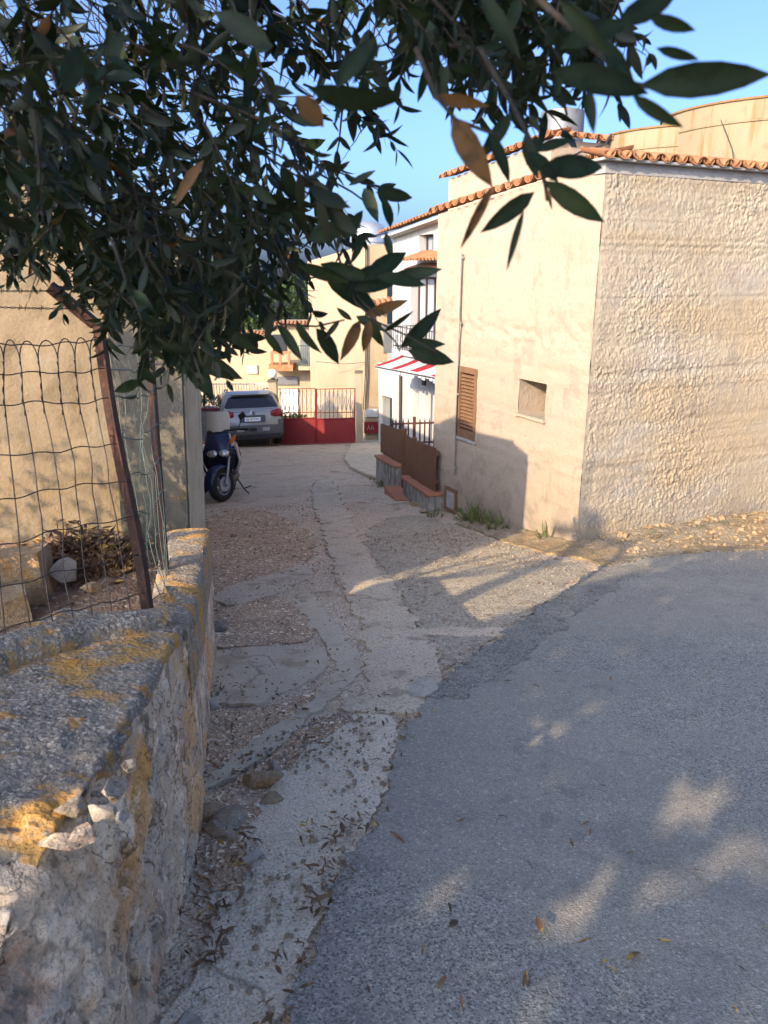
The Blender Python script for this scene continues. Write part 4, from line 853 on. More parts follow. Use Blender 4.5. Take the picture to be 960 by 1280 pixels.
for i in range(22):
    u = i/22; a, b = pA(u, 0), pA((i+.8)/22, 0); dd = Vector((0, 0, -.08-.03*(i % 3))); o.prism([a, b, b+dd, a+dd], NF*.0, NF*.006); 
o.build('valance', M['awning_white'], aw)
o = AA(); pp = hM(501, 470, AO-.1); q = pM(pp[0], 0, AO-.1); o.tube([(q.x, q.y, pp[1]+.1), (q.x, q.y, h(q.x, q.y)-.2)], .045, 8); o.tube([pA(0, 0, -.03), pA(1, 0, -.03)], .02, 6); o.build('pole', M['dark_metal'], aw)
# ------------------------------------------------------------------ brown yard fence
FA, FB = G(546, 640), G(478, 604); FA.z = FB.z = 0
def fp(t): return FA+(FB-FA)*t
def t_at(px):
    lo, hi = -.2, 1.3
    for _ in range(40):
        md = (lo+hi)/2; q = fp(md); z = h(q.x, q.y)+.5
        if to_px((q.x, q.y, z))[0] > px: lo = md
        else: hi = md
    return lo
FD = (FB-FA).normalized(); FN = Vector((-FD.y, FD.x, 0)); FN = FN if FN.x < 0 else -FN
RFn = Matrix(((FD.x, FN.x, 0), (FD.y, FN.y, 0), (0, 0, 1))).to_4x4()
yf = thing('yard_fence', 'brown board fence with gate on low walls with terracotta coping', 'fence', (FA.x, FA.y, h(FA.x, FA.y)))
YA = At(yf)
def zf(t, py): q = fp(t); return zat(q.x, q.y, py)
def quadwall(mb, t0, t1, zb0, zb1, zt0, zt1, d0, d1):
    a, b = fp(t0), fp(t1); P = []
    for d in (d0, d1): P += [Vector((a.x, a.y, zb0))+FN*d, Vector((b.x, b.y, zb1))+FN*d, Vector((b.x, b.y, zt1))+FN*d, Vector((a.x, a.y, zt0))+FN*d]
    mb.add(P, [(0, 1, 2, 3), (7, 6, 5, 4), (0, 4, 5, 1), (1, 5, 6, 2), (2, 6, 7, 3), (3, 7, 4, 0)])
tR0, tR1, tL0, tL1 = t_at(546), t_at(512), t_at(503), t_at(477)
cop = {}
for nm, t0, t1, p0, p1 in (('low_wall', tR0, tR1, 616, 594), ('low_wall', tL0, tL1, 581, 568)):
    za, zbb = zf(t0, p0), zf(t1, p1); a, b = fp(t0), fp(t1)
    o = YA(); quadwall(o, t0, t1, h(a.x, a.y)-.4, h(b.x, b.y)-.5, za-.05, zbb-.05, -.12, .10); w = o.build(nm, M['stained'], yf)
    o = YA(); quadwall(o, t0-.005, t1+.005, za-.048, zbb-.048, za, zbb, -.14, .13); o.build('coping', M['brick'], w, bev=.01)
    cop[t0] = (za, zbb)
def boards(t0, t1, top0, top1, bot0, bot1, name):
    o = YA(); Lb = (fp(t1)-fp(t0)).length; k = max(2, int(Lb/.105))
    for i in range(k):
        u0, u1 = (i+.03)/k, (i+.97)/k; um = (u0+u1)/2; a = t0+(t1-t0)*u0; b = t0+(t1-t0)*u1; j = random.uniform(-.008, .008)
        quadwall(o, a, b, bot0+(bot1-bot0)*um, bot0+(bot1-bot0)*um, top0+(top1-top0)*u0+j, top0+(top1-top0)*u1+j, .0, .022)
    for f in (.15, .8): quadwall(o, t0, t1, bot0+(top0-bot0)*f, bot1+(top1-bot1)*f, bot0+(top0-bot0)*f+.06, bot1+(top1-bot1)*f+.06, -.035, -.002)
    return o.build(name, M['brown_fence'], yf)
tg0, tg1 = t_at(517.5), t_at(508)
boards(tR0+.01, tg0-.003, zf(tR0, 560), zf(tg0, 549), zf(tR0, 614), zf(tg0, 599), 'board_panel')
gq = fp(tg1); g0 = fp(tg0); boards(tg0+.004, tg1, zf(tg0, 549), zf(tg1, 544), h(g0.x, g0.y)+.08, h(gq.x, gq.y)+.08, 'gate_leaf')
boards(tL0, tL1+.0-.13*(tL1-tL0)*0-.0, zf(tL0, 538), zf(tL1, 529), zf(tL0, 578), zf(tL1, 565), 'board_panel')
for px, p in ((505, 536), (517.3, 547)):
    t = t_at(px); q = fp(t); z1 = zf(t, p); z0_ = h(q.x, q.y)-.2; o = YA(); o.box((q.x, q.y, (z0_+z1)/2), (.07, .07, z1-z0_), .008, RFn); o.build('post', M['brown_fence'], yf)
q0_, q1_ = fp(t_at(519)), fp(t_at(502)); o = YA(); o.prism([q0_+FN*.02, q1_+FN*.02, q1_+FN*.28, q0_+FN*.28], (0, 0, h(*q0_.xy)-.2), (0, 0, h(*q0_.xy)+.02)); o.build('gate_step', M['brick'], yf)
weed(G(488, 608)+Vector((-.05, -.05, 0)), 'dark weeds at the foot of the stained low wall by the brown gate', .25, 60, .25, (.3, 1.))
weed(G(476, 600), 'dry weeds around the end of the low brown fence wall', .22, 46, .25, (.5, 1.))
weed(G(548, 644)+Vector((-.06, -.06, 0)), 'weed tuft where the brown fence meets the cream facade', .22, 30, .12, (.3, 1.))
# spiked iron railing in the yard
ir = thing('iron_railing', 'dark red spiked iron railing in the yard behind the brown fence', 'railing', tuple(V(520, 560, 12.6)))
o = At(ir)(); ya = 12.6
for px in (491, 495, 499.5, 504, 510.5, 525, 531, 537, 543): 
    a = V(px, 523, ya); o.tube([(a.x, ya, a.z), (a.x, ya, a.z-.06), (a.x, ya, a.z-.85)], [.003, .014, .014], 5)
for py in (529, 553): o.tube([V(488, py+1, ya), V(549, py-1, ya)], .017, 5)
o.build('bars', M['dark_rail'], ir)
o = At(ir)(); a = V(518, 521, ya); o.box((a.x, ya, a.z-.55), (.05, .05, 1.1), .006); o.build('post', M['dark_rail'], ir)
# ------------------------------------------------------------------ tall yellow house with tank on top
yh = thing('yellow_house', 'weathered yellow house with cables behind the red gate post', 'house', tuple(V(456, 550, 25)))
YH = At(yh)
K = V(456, 306, 25.); Lp = V(384, 327, 33.); Rp = V(484, 305, 25.1); zY = K.z; zbY = -5.6
for nm, a, b, mt in (('side_wall', Lp, K, 'pale_wall'), ('front_wall', K, Rp, 'yellow_wall')):
    k = 14; kz = 14; vs = []; nn = (b-a).cross(Vector((0, 0, 1))).normalized()
    for i in range(k+1):
        for j in range(kz+1):
            q = a+(b-a)*i/k; q = Vector((q.x, q.y, zbY+(q.z-zbY)*j/kz)); vs.append(q+nn*.015*n1(q.x, q.y, q.z) if 0 < i < k else q)
    o = YH(); o.add(vs, [(i*(kz+1)+j, (i+1)*(kz+1)+j, (i+1)*(kz+1)+j+1, i*(kz+1)+j+1) for i in range(k) for j in range(kz)]); o.build(nm, M[mt], yh, smooth=True)
B2 = Lp+(Rp-K)
o = YH(); zl = Lp.z
for a, b in ((Lp, B2), (B2, Rp)): o.add([(a.x, a.y, zbY), (b.x, b.y, zbY), (b.x, b.y, b.z), (a.x, a.y, a.z)], [(0, 1, 2, 3)])
o.add([K, Rp, B2, Lp], [(0, 1, 2, 3)]); o.build('back_wall', M['yellow_wall'], yh)
o = YH(); 
for off, dx in ((0, -1.0), (.03, 1.2)): o.tube([V(457+off*60, 306, 24.95), V(458+dx, 400, 24.93), V(456.5+off*50, 470, 24.9), V(455+dx, 512, 24.9)], .016, 5)
o.tube([V(395, 452, 27.5), V(430, 455, 26), V(456, 453, 24.95), V(473, 456, 26)], .010, 5); o.build('cable', M['dark_metal'], yh)
def wallbox(name, px0, px1, py0, py1, mat, dep=.06):
    o = YH(); f = (Rp-K).normalized(); nn = f.cross(Vector((0, 0, 1))).normalized()
    def on(px, py): return hit(px, py, K, nn)
    a, b, c, d = on(px0, py1), on(px1, py1), on(px1, py0), on(px0, py0); o.prism([a, b, c, d], nn*.0, nn*dep); return o.build(name, M[mat], yh, bev=.01)
wallbox('meter_cabinet', 456.5, 472, 511, 521, 'white_paint'); 
rb = wallbox('red_wall_box', 455, 472, 527, 541, 'red_paint', .10)
f = (Rp-K).normalized(); nn = f.cross(Vector((0, 0, 1))).normalized(); o = YH()
for px in (459.5, 464):
    a = hit(px, 537, K+nn*.103, nn); b = hit(px+1.6, 531, K+nn*.103, nn); c = hit(px+3.2, 537, K+nn*.103, nn); o.tube([a, b, c], .008, 4)
o.build('box_marks', M['white_paint'], rb)
wallbox('shutter', 479, 490.5, 405, 441, 'grey_metal', .05)
o = YH(); a, b = hit(462, 383, K, nn), hit(489, 380, K, nn); tile_row(o, a, b, nn, over=.5, length=.6, drop=.2); o.build('window_canopy', M['tile'], yh, smooth=True, angle=45)
wallbox('window', 463, 470, 393, 420, 'dark_glass', .03)
# dome tank + aerial
c = V(461, 305, 27.5); t = thing('steel_cistern', 'silver domed steel cistern on top of the yellow house', 'water tank', (c.x, c.y, c.z-.1)); o = MB()
r = .62; o.lathe([(r, 0), (r, .42), (r*.93, .58), (r*.72, .72), (r*.4, .80), (.05, .83)], 28); o.build('tank_body', M['steel'], t, smooth=True)
o = MB(); 
for zz in (.12, .32): o.lathe([(r+.001, zz), (r+.014, zz+.02), (r+.001, zz+.04)], 28, cap=False)
o.build('rib', M['steel'], t, smooth=True)
a = V(431, 312, 28); t = thing('tv_aerial', 'thin tv aerial on the yellow house roof', 'aerial', tuple(a)); o = MB(); o.tube([(0, 0, -.2), (0, 0, .75)], .012, 5); o.build('mast', M['grey_metal'], t)
o = MB(); o.tube([(-.5, 0, .7), (.35, .1, .72)], .009, 5)
for i in range(7): x = -.5+.85*i/6; o.tube([(x-.02, -.2, .7), (x+.02, .2, .71)], .006, 4)
o.build('elements', M['grey_metal'], t)
# ------------------------------------------------------------------ house behind the gate
xh = thing('rear_house', 'sunlit cream house with small balconies behind the red gate', 'house', tuple(V(380, 500, 34)))
XA = At(xh); y0 = 34.
def bX(mb, px0, px1, py0, py1, ya, yb, bev=.01):
    a, b = V(px0, py1, ya), V(px1, py0, ya); return mb.box(((a.x+b.x)/2, (ya+yb)/2, (a.z+b.z)/2), (abs(b.x-a.x), abs(yb-ya), abs(b.z-a.z)), bev)
def wallX(root, At_, name, px0, px1, py0, yy, zb, depth, mat):
    a, b = V(px0, py0, yy), V(px1, py0, yy); o = At_(); o.box(((a.x+b.x)/2, yy+depth/2, (a.z+zb)/2), (b.x-a.x, depth, a.z-zb)); return o.build(name, mat, root)
wallX(xh, XA, 'wall', 334, 426, 408, y0, -7, 5, M['pale_wall'])
o = XA(); a, b = V(333, 408, y0), V(427, 408, y0); tile_row(o, (a.x, y0, a.z+.05), (b.x, y0, b.z+.05), (0, -1, 0), over=.35, length=.6, drop=.15); o.build('roof_tiles', M['tile'], xh, smooth=True, angle=45)
o = XA(); bX(o, 336, 366, 456, 464, 33.0, 34.01); o.build('balcony_slab', M['tile'], xh)
o = XA(); 
for px in (339.5, 350, 361): bX(o, px-1.2, px+1.2, 441, 456, 33.05, 33.2)
bX(o, 338, 363, 439.5, 442.5, 33.04, 33.22); o.build('balcony_parapet', M['brick'], xh)
o = XA(); bX(o, 341, 357, 418, 440, 33.93, 34.02); o.build('window', M['dark_glass'], xh)
o = XA(); bX(o, 341, 372, 471, 481, 33.9, 34.01); o.build('recess_shade', M['grey_metal'], xh)  # grey panel painting in the shade of a recess
o = XA(); bX(o, 373, 398, 458, 463, 33.2, 34.01); o.build('balcony_slab', M['pale_wall'], xh)
o = XA(); bX(o, 376, 393, 424, 458, 33.9, 34.02); o.build('balcony_door', M['grey_metal'], xh)
o = XA(); 
for i in range(10): a = V(373.5+24*i/9, 458, 33.22); b = V(373.5+24*i/9, 432, 33.22); o.tube([a, b], .016, 5)
for py in (432, 455): o.tube([V(373, py, 33.22), V(398, py, 33.22)], .02, 5)
o.build('balcony_railing', M['green_wire'], xh)
o = XA(); a, b = V(401, 474, 33.6), V(417, 462, 33.6); cc = V(417, 480, 33.6); o.prism([a, b, cc], (0, -.5, 0), (0, .4, 0)); o.build('porch_canopy', M['tile'], xh)
for q in ((352, 372, 486, 520), (405, 418, 488, 520)): o = XA(); bX(o, *q, 33.88, 34.01); o.build('door', M['white_paint'], xh)
lh = thing('far_outbuilding', 'low cream outbuilding with tiled edge behind the parked car', 'building', tuple(V(290, 480, 36)))
LA = At(lh); wallX(lh, LA, 'wall', 190, 338, 420, 36, -7.5, 4, M['pale_wall'])
o = LA(); a, b = V(188, 420, 36), V(339, 420, 36); tile_row(o, (a.x, 36, a.z+.05), (b.x, 36, b.z+.05), (0, -1, 0), over=.3, length=.6, drop=.15); o.build('roof_tiles', M['tile'], lh, smooth=True, angle=45)
o = LA(); a = V(315, 462, 35.9); o.box((a.x, 35.97, a.z), (.5, .1, .4), .01); o.build('vent', M['soffit'], lh)
# ------------------------------------------------------------------ red gate, posts, garden railing
gy = 23.6
gt = thing('red_gate', 'double iron gate with dark red lower panels at the lane end', 'gate', tuple(V(395, 554, gy))); GA = At(gt)
for px0, px1 in ((345.5, 394.3), (395.7, 443.5)):
    pb0 = 556-(px0-345)*.035; o = GA(); a, b, c, d = V(px0, pb0, gy), V(px1, pb0-1.6, gy), V(px1, 522.5, gy), V(px0, 524, gy); o.prism([a, b, c, d], (0, -.012, 0), (0, .012, 0)); lf = o.build('gate_panel', M['red_paint'], gt)
    o = GA()
    for q in ((a, d, px0, 486.5), (b, c, px1, 485.5)): o.tube([q[0]-Vector((0, .02, 0)), V(q[2], q[3], gy-.02)], .020, 4)
    for (u, v_) in ((d, c), (a, b)): o.tube([u-Vector((0, .02, 0)), v_-Vector((0, .02, 0))], .022, 4)
    o.tube([V(px0, 486.5, gy), V(px1, 485.5, gy)], .012, 4); o.tube([V(px0, 516, gy), V(px1, 515.3, gy)], .012, 4)
    o.build('gate_frame', M['red_paint'], lf)
    o = GA(); k = 9; 
    for i in range(1, k): px = px0+(px1-px0)*i/k; o.tube([V(px, 486.3, gy), V(px, 523, gy)], .0085, 4)
    o.build('gate_bars', M['dark_rail'], lf)
    o = GA()
    for i in range(k):
        px = px0+(px1-px0)*(i+.5)/k
        for s in (-1, 1): o.tube([V(px+s*(1.2+.8*cos(q*2*pi)), 490+22*q, gy+.01) for q in np.linspace(0, 1, 9)], .010, 4)
    o.build('scrollwork', M['white_paint'], lf)
def gpost(name, label, px0, px1, py0, yy, mat, globe=False):
    a, b = V(px0, py0, yy), V(px1, py0, yy); g = h((a.x+b.x)/2, yy); w = b.x-a.x
    t = thing(name, label, 'gate post', ((a.x+b.x)/2, yy, g)); o = MB(); o.box((0, 0, (a.z-g)/2-.1), (w, w, a.z-g+.2), .012); o.build('shaft', mat, t)
    o = MB(); o.box((0, 0, a.z-g+.03), (w+.05, w+.05, .06), .012); o.build('cap', M['pillar'], t)
    if globe:
        o = MB(); o.lathe([(.05, a.z-g+.06), (.06, a.z-g+.10), (.035, a.z-g+.12)], 14); fit = o.build('lamp_base', M['dark_metal'], t); bm = MB()
        bm.lathe([(.14*sin(q)+.001, a.z-g+.24-.14*cos(q)) for q in np.linspace(0, pi, 14)], 20); bm.build('lamp_globe', M['globe'], fit, smooth=True)
gpost('gate_post', 'rendered gate post topped by a white globe lamp beside the parked car', 336, 346, 477, gy-.1, M['lane_wall'], True)
gpost('gate_post', 'plain pale gate post between the red gate and the yellow house', 444.5, 452.5, 466, gy-.1, M['lane_wall'])
gw = thing('garden_wall', 'low grey wall with red coping and pale railing behind the parked car', 'wall', tuple(V(290, 550, gy+.1))); WA = At(gw)
a, b = V(150, 513, gy+.1), V(336, 513, gy+.1); o = WA(); o.box(((a.x+b.x)/2, gy+.2, (a.z-5.2)/2), (b.x-a.x, .22, a.z+5.2)); o.build('wall', M['soffit'], gw)
o = WA(); o.box(((a.x+b.x)/2, gy+.2, a.z+.03), (b.x-a.x, .30, .06), .01); o.build('coping', M['red_paint'], gw)
o = WA(); 
for i in range(56): x = a.x+(b.x-a.x)*i/55; tz = V(240, 479, gy+.2).z; o.tube([(x, gy+.2, a.z+.05), (x, gy+.2, tz)], .011, 4)
for py in (480, 508): z = V(240, py, gy+.2).z; o.tube([(a.x, gy+.2, z), (b.x, gy+.2, z)], .014, 4)
o.build('railing', M['white_paint'], gw)
def bush(name, label, cat, c, sx, sy, sz, n, L, tint, mat='tree_leaf', group=None):
    t = thing(name, label, cat, c, group=group); o = MB()
    for i in range(7): a = i*.9; o.tube([(0, 0, -.2), (cos(a)*sx*.25, sin(a)*sy*.25, sz*.5), (cos(a)*sx*.6, sin(a)*sy*.6, sz*1.1)], [.03, .02, .006], 5)
    o.build('stems', M['bark'], t); Lf = Leaves()
    for _ in range(n):
        v = Vector(rng.normal(size=3)); v.normalize(); r = rng.uniform(.3, 1)**.5; p = Vector((v.x*sx*r, v.y*sy*r, sz+v.z*sz*r)); p *= 1+.22*n1(p.x*2.2, p.y*2.2, p.z*2.2+c[0])
        Lf.add(p, v+Vector(rng.normal(size=3))*.6, rng.normal(size=3), L*rng.uniform(.5, 1.2), rng.uniform(*tint), rng.uniform(.8, 2), int(rng.integers(3)))
    Lf.build('foliage', M[mat], t); return t
p = V(362, 520, gy+1.6); bush('garden_shrub', 'yellow leaved shrub behind the left leaf of the red gate', 'shrub', (p.x, p.y, p.z-.9), .75, .5, .55, 900, .13, (.7, 1.), 'weed')
p = V(262, 508, gy+1.2); bush('garden_shrub', 'straw coloured shrub behind the grey wall left of the car', 'shrub', (p.x, p.y, p.z-.8), .9, .5, .6, 1000, .14, (.6, 1.), 'weed')
# trees beyond
def tree(name, label, base, ht, cr, n, L, tint=(0, .85), mat='tree_leaf', seed=1, group='trees beyond the houses', keep=None, lobes=9, flat=.75):
    t = thing(name, label, 'tree', base, group=group); r = np.random.default_rng(seed); o = MB(); b = Vector((0, 0, 0)); o.tube([(0, 0, -.3), (.1, .05, ht*.25), (0, .1, ht*.5), (.1, 0, ht*.75)], [ht*.035, ht*.028, ht*.02, ht*.008], 9)
    cs = []
    for i in range(lobes):
        a = i*2.4; z = ht*(.52+.38*r.uniform()); q = cr*r.uniform(.25, .75); c = Vector((cos(a)*q, sin(a)*q, z)); cs.append((c, cr*r.uniform(.38, .62)))
        o.tube([(0, 0, ht*.32), (c.x*.4, c.y*.4, (ht*.3+z)*.5), tuple(c)], [ht*.016, ht*.01, ht*.003], 6)
    o.build('trunk', M['bark'], t); Lf = Leaves()
    W = Vector(base)
    for _ in range(n):
        c, R = cs[r.integers(len(cs))]; v = Vector(r.normal(size=3)); v.normalize(); p = c+Vector((v.x, v.y, v.z*flat))*R*r.uniform(.2, 1)**.45
        p += v*R*.35*n1(p.x*1.4, p.y*1.4, p.z*1.4+seed)
        if keep and not keep(W+p, r): continue
        Lf.add(p, v*.7+Vector(r.normal(size=3))*.8, r.normal(size=3), L*r.uniform(.5, 1.2), r.uniform(*tint), r.uniform(1.2, 2.6), int(r.integers(3)))
    Lf.build('crown', M[mat], t); return t
a = V(270, 470, 46); tree('broadleaf_tree', 'green tree rising behind the low cream outbuilding', (a.x, a.y, -7.2), 9.6, 3.4, 3600, .30, seed=3)
a = V(350, 470, 50); tree('broadleaf_tree', 'green tree behind the cream house with small balconies', (a.x, a.y, -7.6), 9.2, 3.2, 3000, .30, seed=5)
# ------------------------------------------------------------------ low rubble wall in the foreground
lw = thing('rubble_wall', 'low rubble stone wall with orange lichen on its mortar top', 'wall', (-.65, 1.6, h(-.65, 1.6)))
LWA = At(lw)
Minv = np.array(Matrix.Translation(lw.location).inverted())
wy = [.55, .8, 1.0, 1.2, 1.3, 1.6, 2.0, 2.42]; wx = [-.565, -.575, -.585, -.598, -.603, -.625, -.655, -.685]        # lane-side line of the wall
wt = [.12, .26, .40, .52, .545, .53, .495, .45]                                                         # its top
wbt = [.15, .13, .10, .06, .035, .015, .008, .0]                                                          # batter at the top
wxl = [-1.7, -1.65, -1.6, -1.52, -1.48, -1.42, -1.25, -1.1]
def rubble_patch():
    ys = np.arange(.55, 2.425, .0115); face = np.linspace(0, 1, 96); top = np.linspace(0, 1, 70)
    P = []; Nn = []; tag_ = []
    for y in ys:
        x0 = np.interp(y, wy, wx); zt = np.interp(y, wy, wt); bt = np.interp(y, wy, wbt); zb_ = float(Hbase(x0, y))-.08; xl = np.interp(y, wy, wxl)
        R_ = .022
        for f in face:
            z = zb_+(zt-R_-zb_)*f; P.append((x0-bt*f**2.4*1.0+.02*(1-f), y, z)); Nn.append((1, 0, .15*bt*5*f)); tag_.append(0)
        xe = x0-bt
        for f in top:
            a = min(1., f*9)*pi/2
            P.append((xe-R_*(1-cos(a))*1.0-(xe-xl-R_)*max(0, f-.11)/.89, y, zt-R_+R_*sin(a)+.10*max(0, f-.11)*np.interp(y, [1, 2.4], [.15, .55]))); Nn.append((cos(a), 0, sin(a))); tag_.append(1)
    P = np.array(P); Nn = np.array(Nn); Nn /= np.linalg.norm(Nn, axis=1)[:, None]; tag_ = np.array(tag_); nc = len(face)+len(top)
    wp = P+.05*np.stack([fbm(P*4, 2), fbm(P*4+9, 2), fbm(P*4+5, 2)], 1)
    f1, f21, cid = voro(wp*np.array([6, 6, 9.])); g1, g21, gid = voro(wp*np.array([14, 14, 20.])+3)
    near_top = np.clip((P[:, 2]-np.interp(P[:, 1], wy, wt)+.16)/.16, 0, 1)
    brk = sstep(1.95, 1.1, P[:, 1])
    off, o21, orv = voro2(wp*np.array([5, 5.5, 8.])); off2, p21, prv = voro2(wp*np.array([12, 13, 19.])+5)
    d = .05*((orv-.5)*off).sum(1)*1.6+.03*(orv[:, 0]-.5)-.022*np.clip(.10-o21, 0, .1)*10*.6+.026*((prv-.5)*off2).sum(1)*1.4+.014*(prv[:, 1]-.5)-.008*np.clip(.12-p21, 0, .12)*8+.018*fbm(P*3.2, 3)+.012*fbm(P*16, 3)+.004*fbm(P*45, 2)
    flatness = .45+.65*sstep(2.15, 1.5, P[:, 1]+.25*fbm(P*2.5, 2)); d = d*flatness
    d = d*(.72+.35*sstep(.2, -.15, fbm(P*3+11, 2)))
    edge = ((tag_ == 1) & (np.tile(np.r_[np.full(len(face), 9), np.arange(len(top))], len(ys)) < 18)); 
    dt = .008*fbm(P*6, 4)+.004*fbm(P*25, 3)+.003*fbm(P*70, 2); d = np.where(tag_ == 1, np.where(P[:, 1] < 1.22, d*.9, dt), d)
    ef = np.tile(np.r_[face*0+np.clip((face-.72)/.28, 0, 1), np.clip(1-top/.4, 0, 1)], len(ys))
    d = d-brk*ef*(.045*np.clip(fbm(P*np.array([7, 7, 7])+2, 3)+.25, 0, 1)*2+.035*(gid > .6)+.03*(orv[:, 2] > .55))
    d = d-.02*sstep(.02, .0, np.abs(fbm(np.stack([P[:, 1]*2.1, P[:, 2]*.4, 0*P[:, 0]+2], 1), 2)-.05))*(tag_ == 0)*.9
    d = np.where(tag_ == 0, d*.62+.004*fbm(P*28, 3)+.003*fbm(P*75, 2), d)
    P = P+Nn*d[:, None]
    i = np.arange(len(ys)*nc).reshape(len(ys), nc); F = np.stack([i[:-1, :-1], i[1:, :-1], i[1:, 1:], i[:-1, 1:]], -1).reshape(-1, 4)
    mi = np.tile(np.r_[np.zeros(len(face), int), np.ones(len(top)-1, int)], (len(ys)-1, 1)).ravel()
    nt = np.interp(P[F].mean(1)[:, 1], [.9, 1.3, 2.], [.02, .05, .05]); zz = P[F].mean(1)
    mi = np.where((mi == 0) & (zz[:, 2] > np.interp(zz[:, 1], wy, wt)-.05-.03*fbm(zz*5, 2)) & (zz[:, 1] > 1.5), 1, mi)
    mi = np.where((mi == 1) & (zz[:, 1] < 1.2+.07*fbm(zz*7, 3)), 0, mi)
    # far end
    P = P @ Minv[:3, :3].T+Minv[:3, 3]
    o = np_obj('wall_body', P, F.tolist(), [M['rubble'], M['lichen_cap']], lw, angle=180); o.data.polygons.foreach_set('material_index', mi.tolist())
    # end face, plain rubble, closes the mass at y = 2.42
    e = P[i[0]]; b = MB(); pts = [tuple(p) for p in e]; b.add(pts+[(pts[-1][0], pts[-1][1], -.6)], [tuple(range(len(pts)+1))]); b.build('end_face', M['rubble'], lw)
    e = P[i[-1]]; b = MB(); c = np.array([e[:, 0].mean()-.15, e[0, 1], -.3]); pts = [tuple(p) for p in e]
    b.add(pts+[(pts[-1][0], pts[-1][1], -.6), (pts[0][0], pts[0][1], -.6)], [tuple(range(len(pts)+2))]); b.build('end_face', M['rubble'], lw)
rubble_patch()
# cap slab lumps, loose coping stones
def part_rock(name, p, size, mat, seed, rot, sub=4, jag=.25):
    P, fs = rock_mb(size, seed, sub, jag=jag); a = Matrix.Rotation(rot[2], 3, 'Z') @ Matrix.Rotation(rot[0], 3, 'X') @ Matrix.Rotation(rot[1], 3, 'Y')
    P = P @ np.array(a).T+np.array(p)-np.array(lw.location); return np_obj(name, P, fs, M[mat], lw, angle=28)
def top_at(px, py, dz=0.):
    r = ray(px, py); Z = .5
    for _ in range(400):
        q = CAM+r*Z
        if q.z < np.interp(q.y, wy, wt)+dz: break
        Z += .005
    return q
for i, (px, py, s, mt, rot) in enumerate([
    (92, 1008, (.04, .026, .022), 'grey_stone', (.2, .3, .5)), (142, 985, (.045, .022, .025), 'grey_stone', (.4, .5, 1.0)),
    (128, 1012, (.03, .022, .02), 'white_stone', (.3, .2, .2)), (150, 1020, (.018, .014, .014), 'white_stone', (.3, .7, .9)), 
    (104, 1040, (.035, .024, .022), 'rubble', (.4, .4, .3)), (70, 1050, (.04, .02, .015), 'rubble', (.3, .2, .1)), (163, 955, (.022, .015, .015), 'rubble', (.4, .4, .9))]):
    q = top_at(px, py); part_rock('coping_stone', q-Vector((0, 0, s[2]*.35)), s, mt, 40+i, rot, jag=.22)
# mortar ridge under the fence, and the lichened stub running on to the pillar
def ridge(pts, wd, ht, name, mat, parent=lw, n=90, seed=3, arc=14):
    pts = [Vector(p) for p in pts]; rings = []; L = len(pts)-1
    for i in range(n+1):
        u = i/n*L; k = min(int(u), L-1); p = pts[k].lerp(pts[k+1], u-k); t = (pts[k+1]-pts[k]).normalized(); a = t.cross(Vector((0, 0, 1))).normalized(); w = np.interp(u, range(L+1), wd); hh = np.interp(u, range(L+1), ht)
        rg = []
        for j in range(arc+1):
            f = pi*j/arc; c = a*cos(f)*w*.5+Vector((0, 0, 1))*(hh*max(0, sin(f))**.6); q = p+c; q = q+c.normalized()*(.012*n1(q.x*9, q.y*9, q.z*9+seed)+.006*n1(q.x*30, q.y*30, q.z*30)); rg.append(q)
        rg += [p-a*w*.5-Vector((0, 0, .25)), p+a*w*.5-Vector((0, 0, .25))]; rings.append(rg)
    o = At(parent)(); o.loft(rings); return o.build(name, M[mat], parent, smooth=True, angle=70)
r0, r1, r2 = U(192, 764, 2.62), U(90, 782, 2.42), U(-10, 808, 2.2); r3 = U(-110, 838, 2.03)
ridge([r0+Vector((.03, .02, -.06)), r1-Vector((0, 0, .06)), r2-Vector((0, 0, .06)), r3-Vector((0, 0, .06))], [.10, .15, .16, .16], [.06, .075, .08, .08], 'mortar_ridge', 'lichen_cap')
s0 = Vector((-.765, 2.40, .40)); s1 = Vector((-.86, 2.95, .33)); s2 = Vector((-1.01, 3.6, .22)); s3 = Vector((-1.16, 4.3, .13))
ridge([s0, s1, s2, s3], [.17, .19, .22, .26], [.028, .03, .03, .03], 'wall_stub_top', 'lichen_cap', n=110, seed=8)
o = LWA(); vs = []; ks, kz = 90, 26; Pn = []
for i in range(ks+1):
    f = i/ks; c = s0.lerp(s3, f); w = .085+.045*f
    for j in range(kz+1):
        z = h(c.x, c.y)-.1+(c.z+.02-h(c.x, c.y)+.1)*j/kz; Pn.append((c.x+w-.008, c.y, z))
Pn = np.array(Pn); Pn[:, 0] += .012*fbm(Pn*5, 3)+.006*fbm(Pn*22, 2); o.add(Pn.tolist(), [(i*(kz+1)+j, (i+1)*(kz+1)+j, (i+1)*(kz+1)+j+1, i*(kz+1)+j+1) for i in range(ks) for j in range(kz)])
o.build('wall_stub_face', M['rubble'], lw, smooth=True)
q = U(222, 738, 3.1); part_rock('lichened_block', (q.x+.0, q.y, q.z-.06), (.085, .12, .13), 'lichen_cap', 77, (.25, .1, .2), jag=.15)
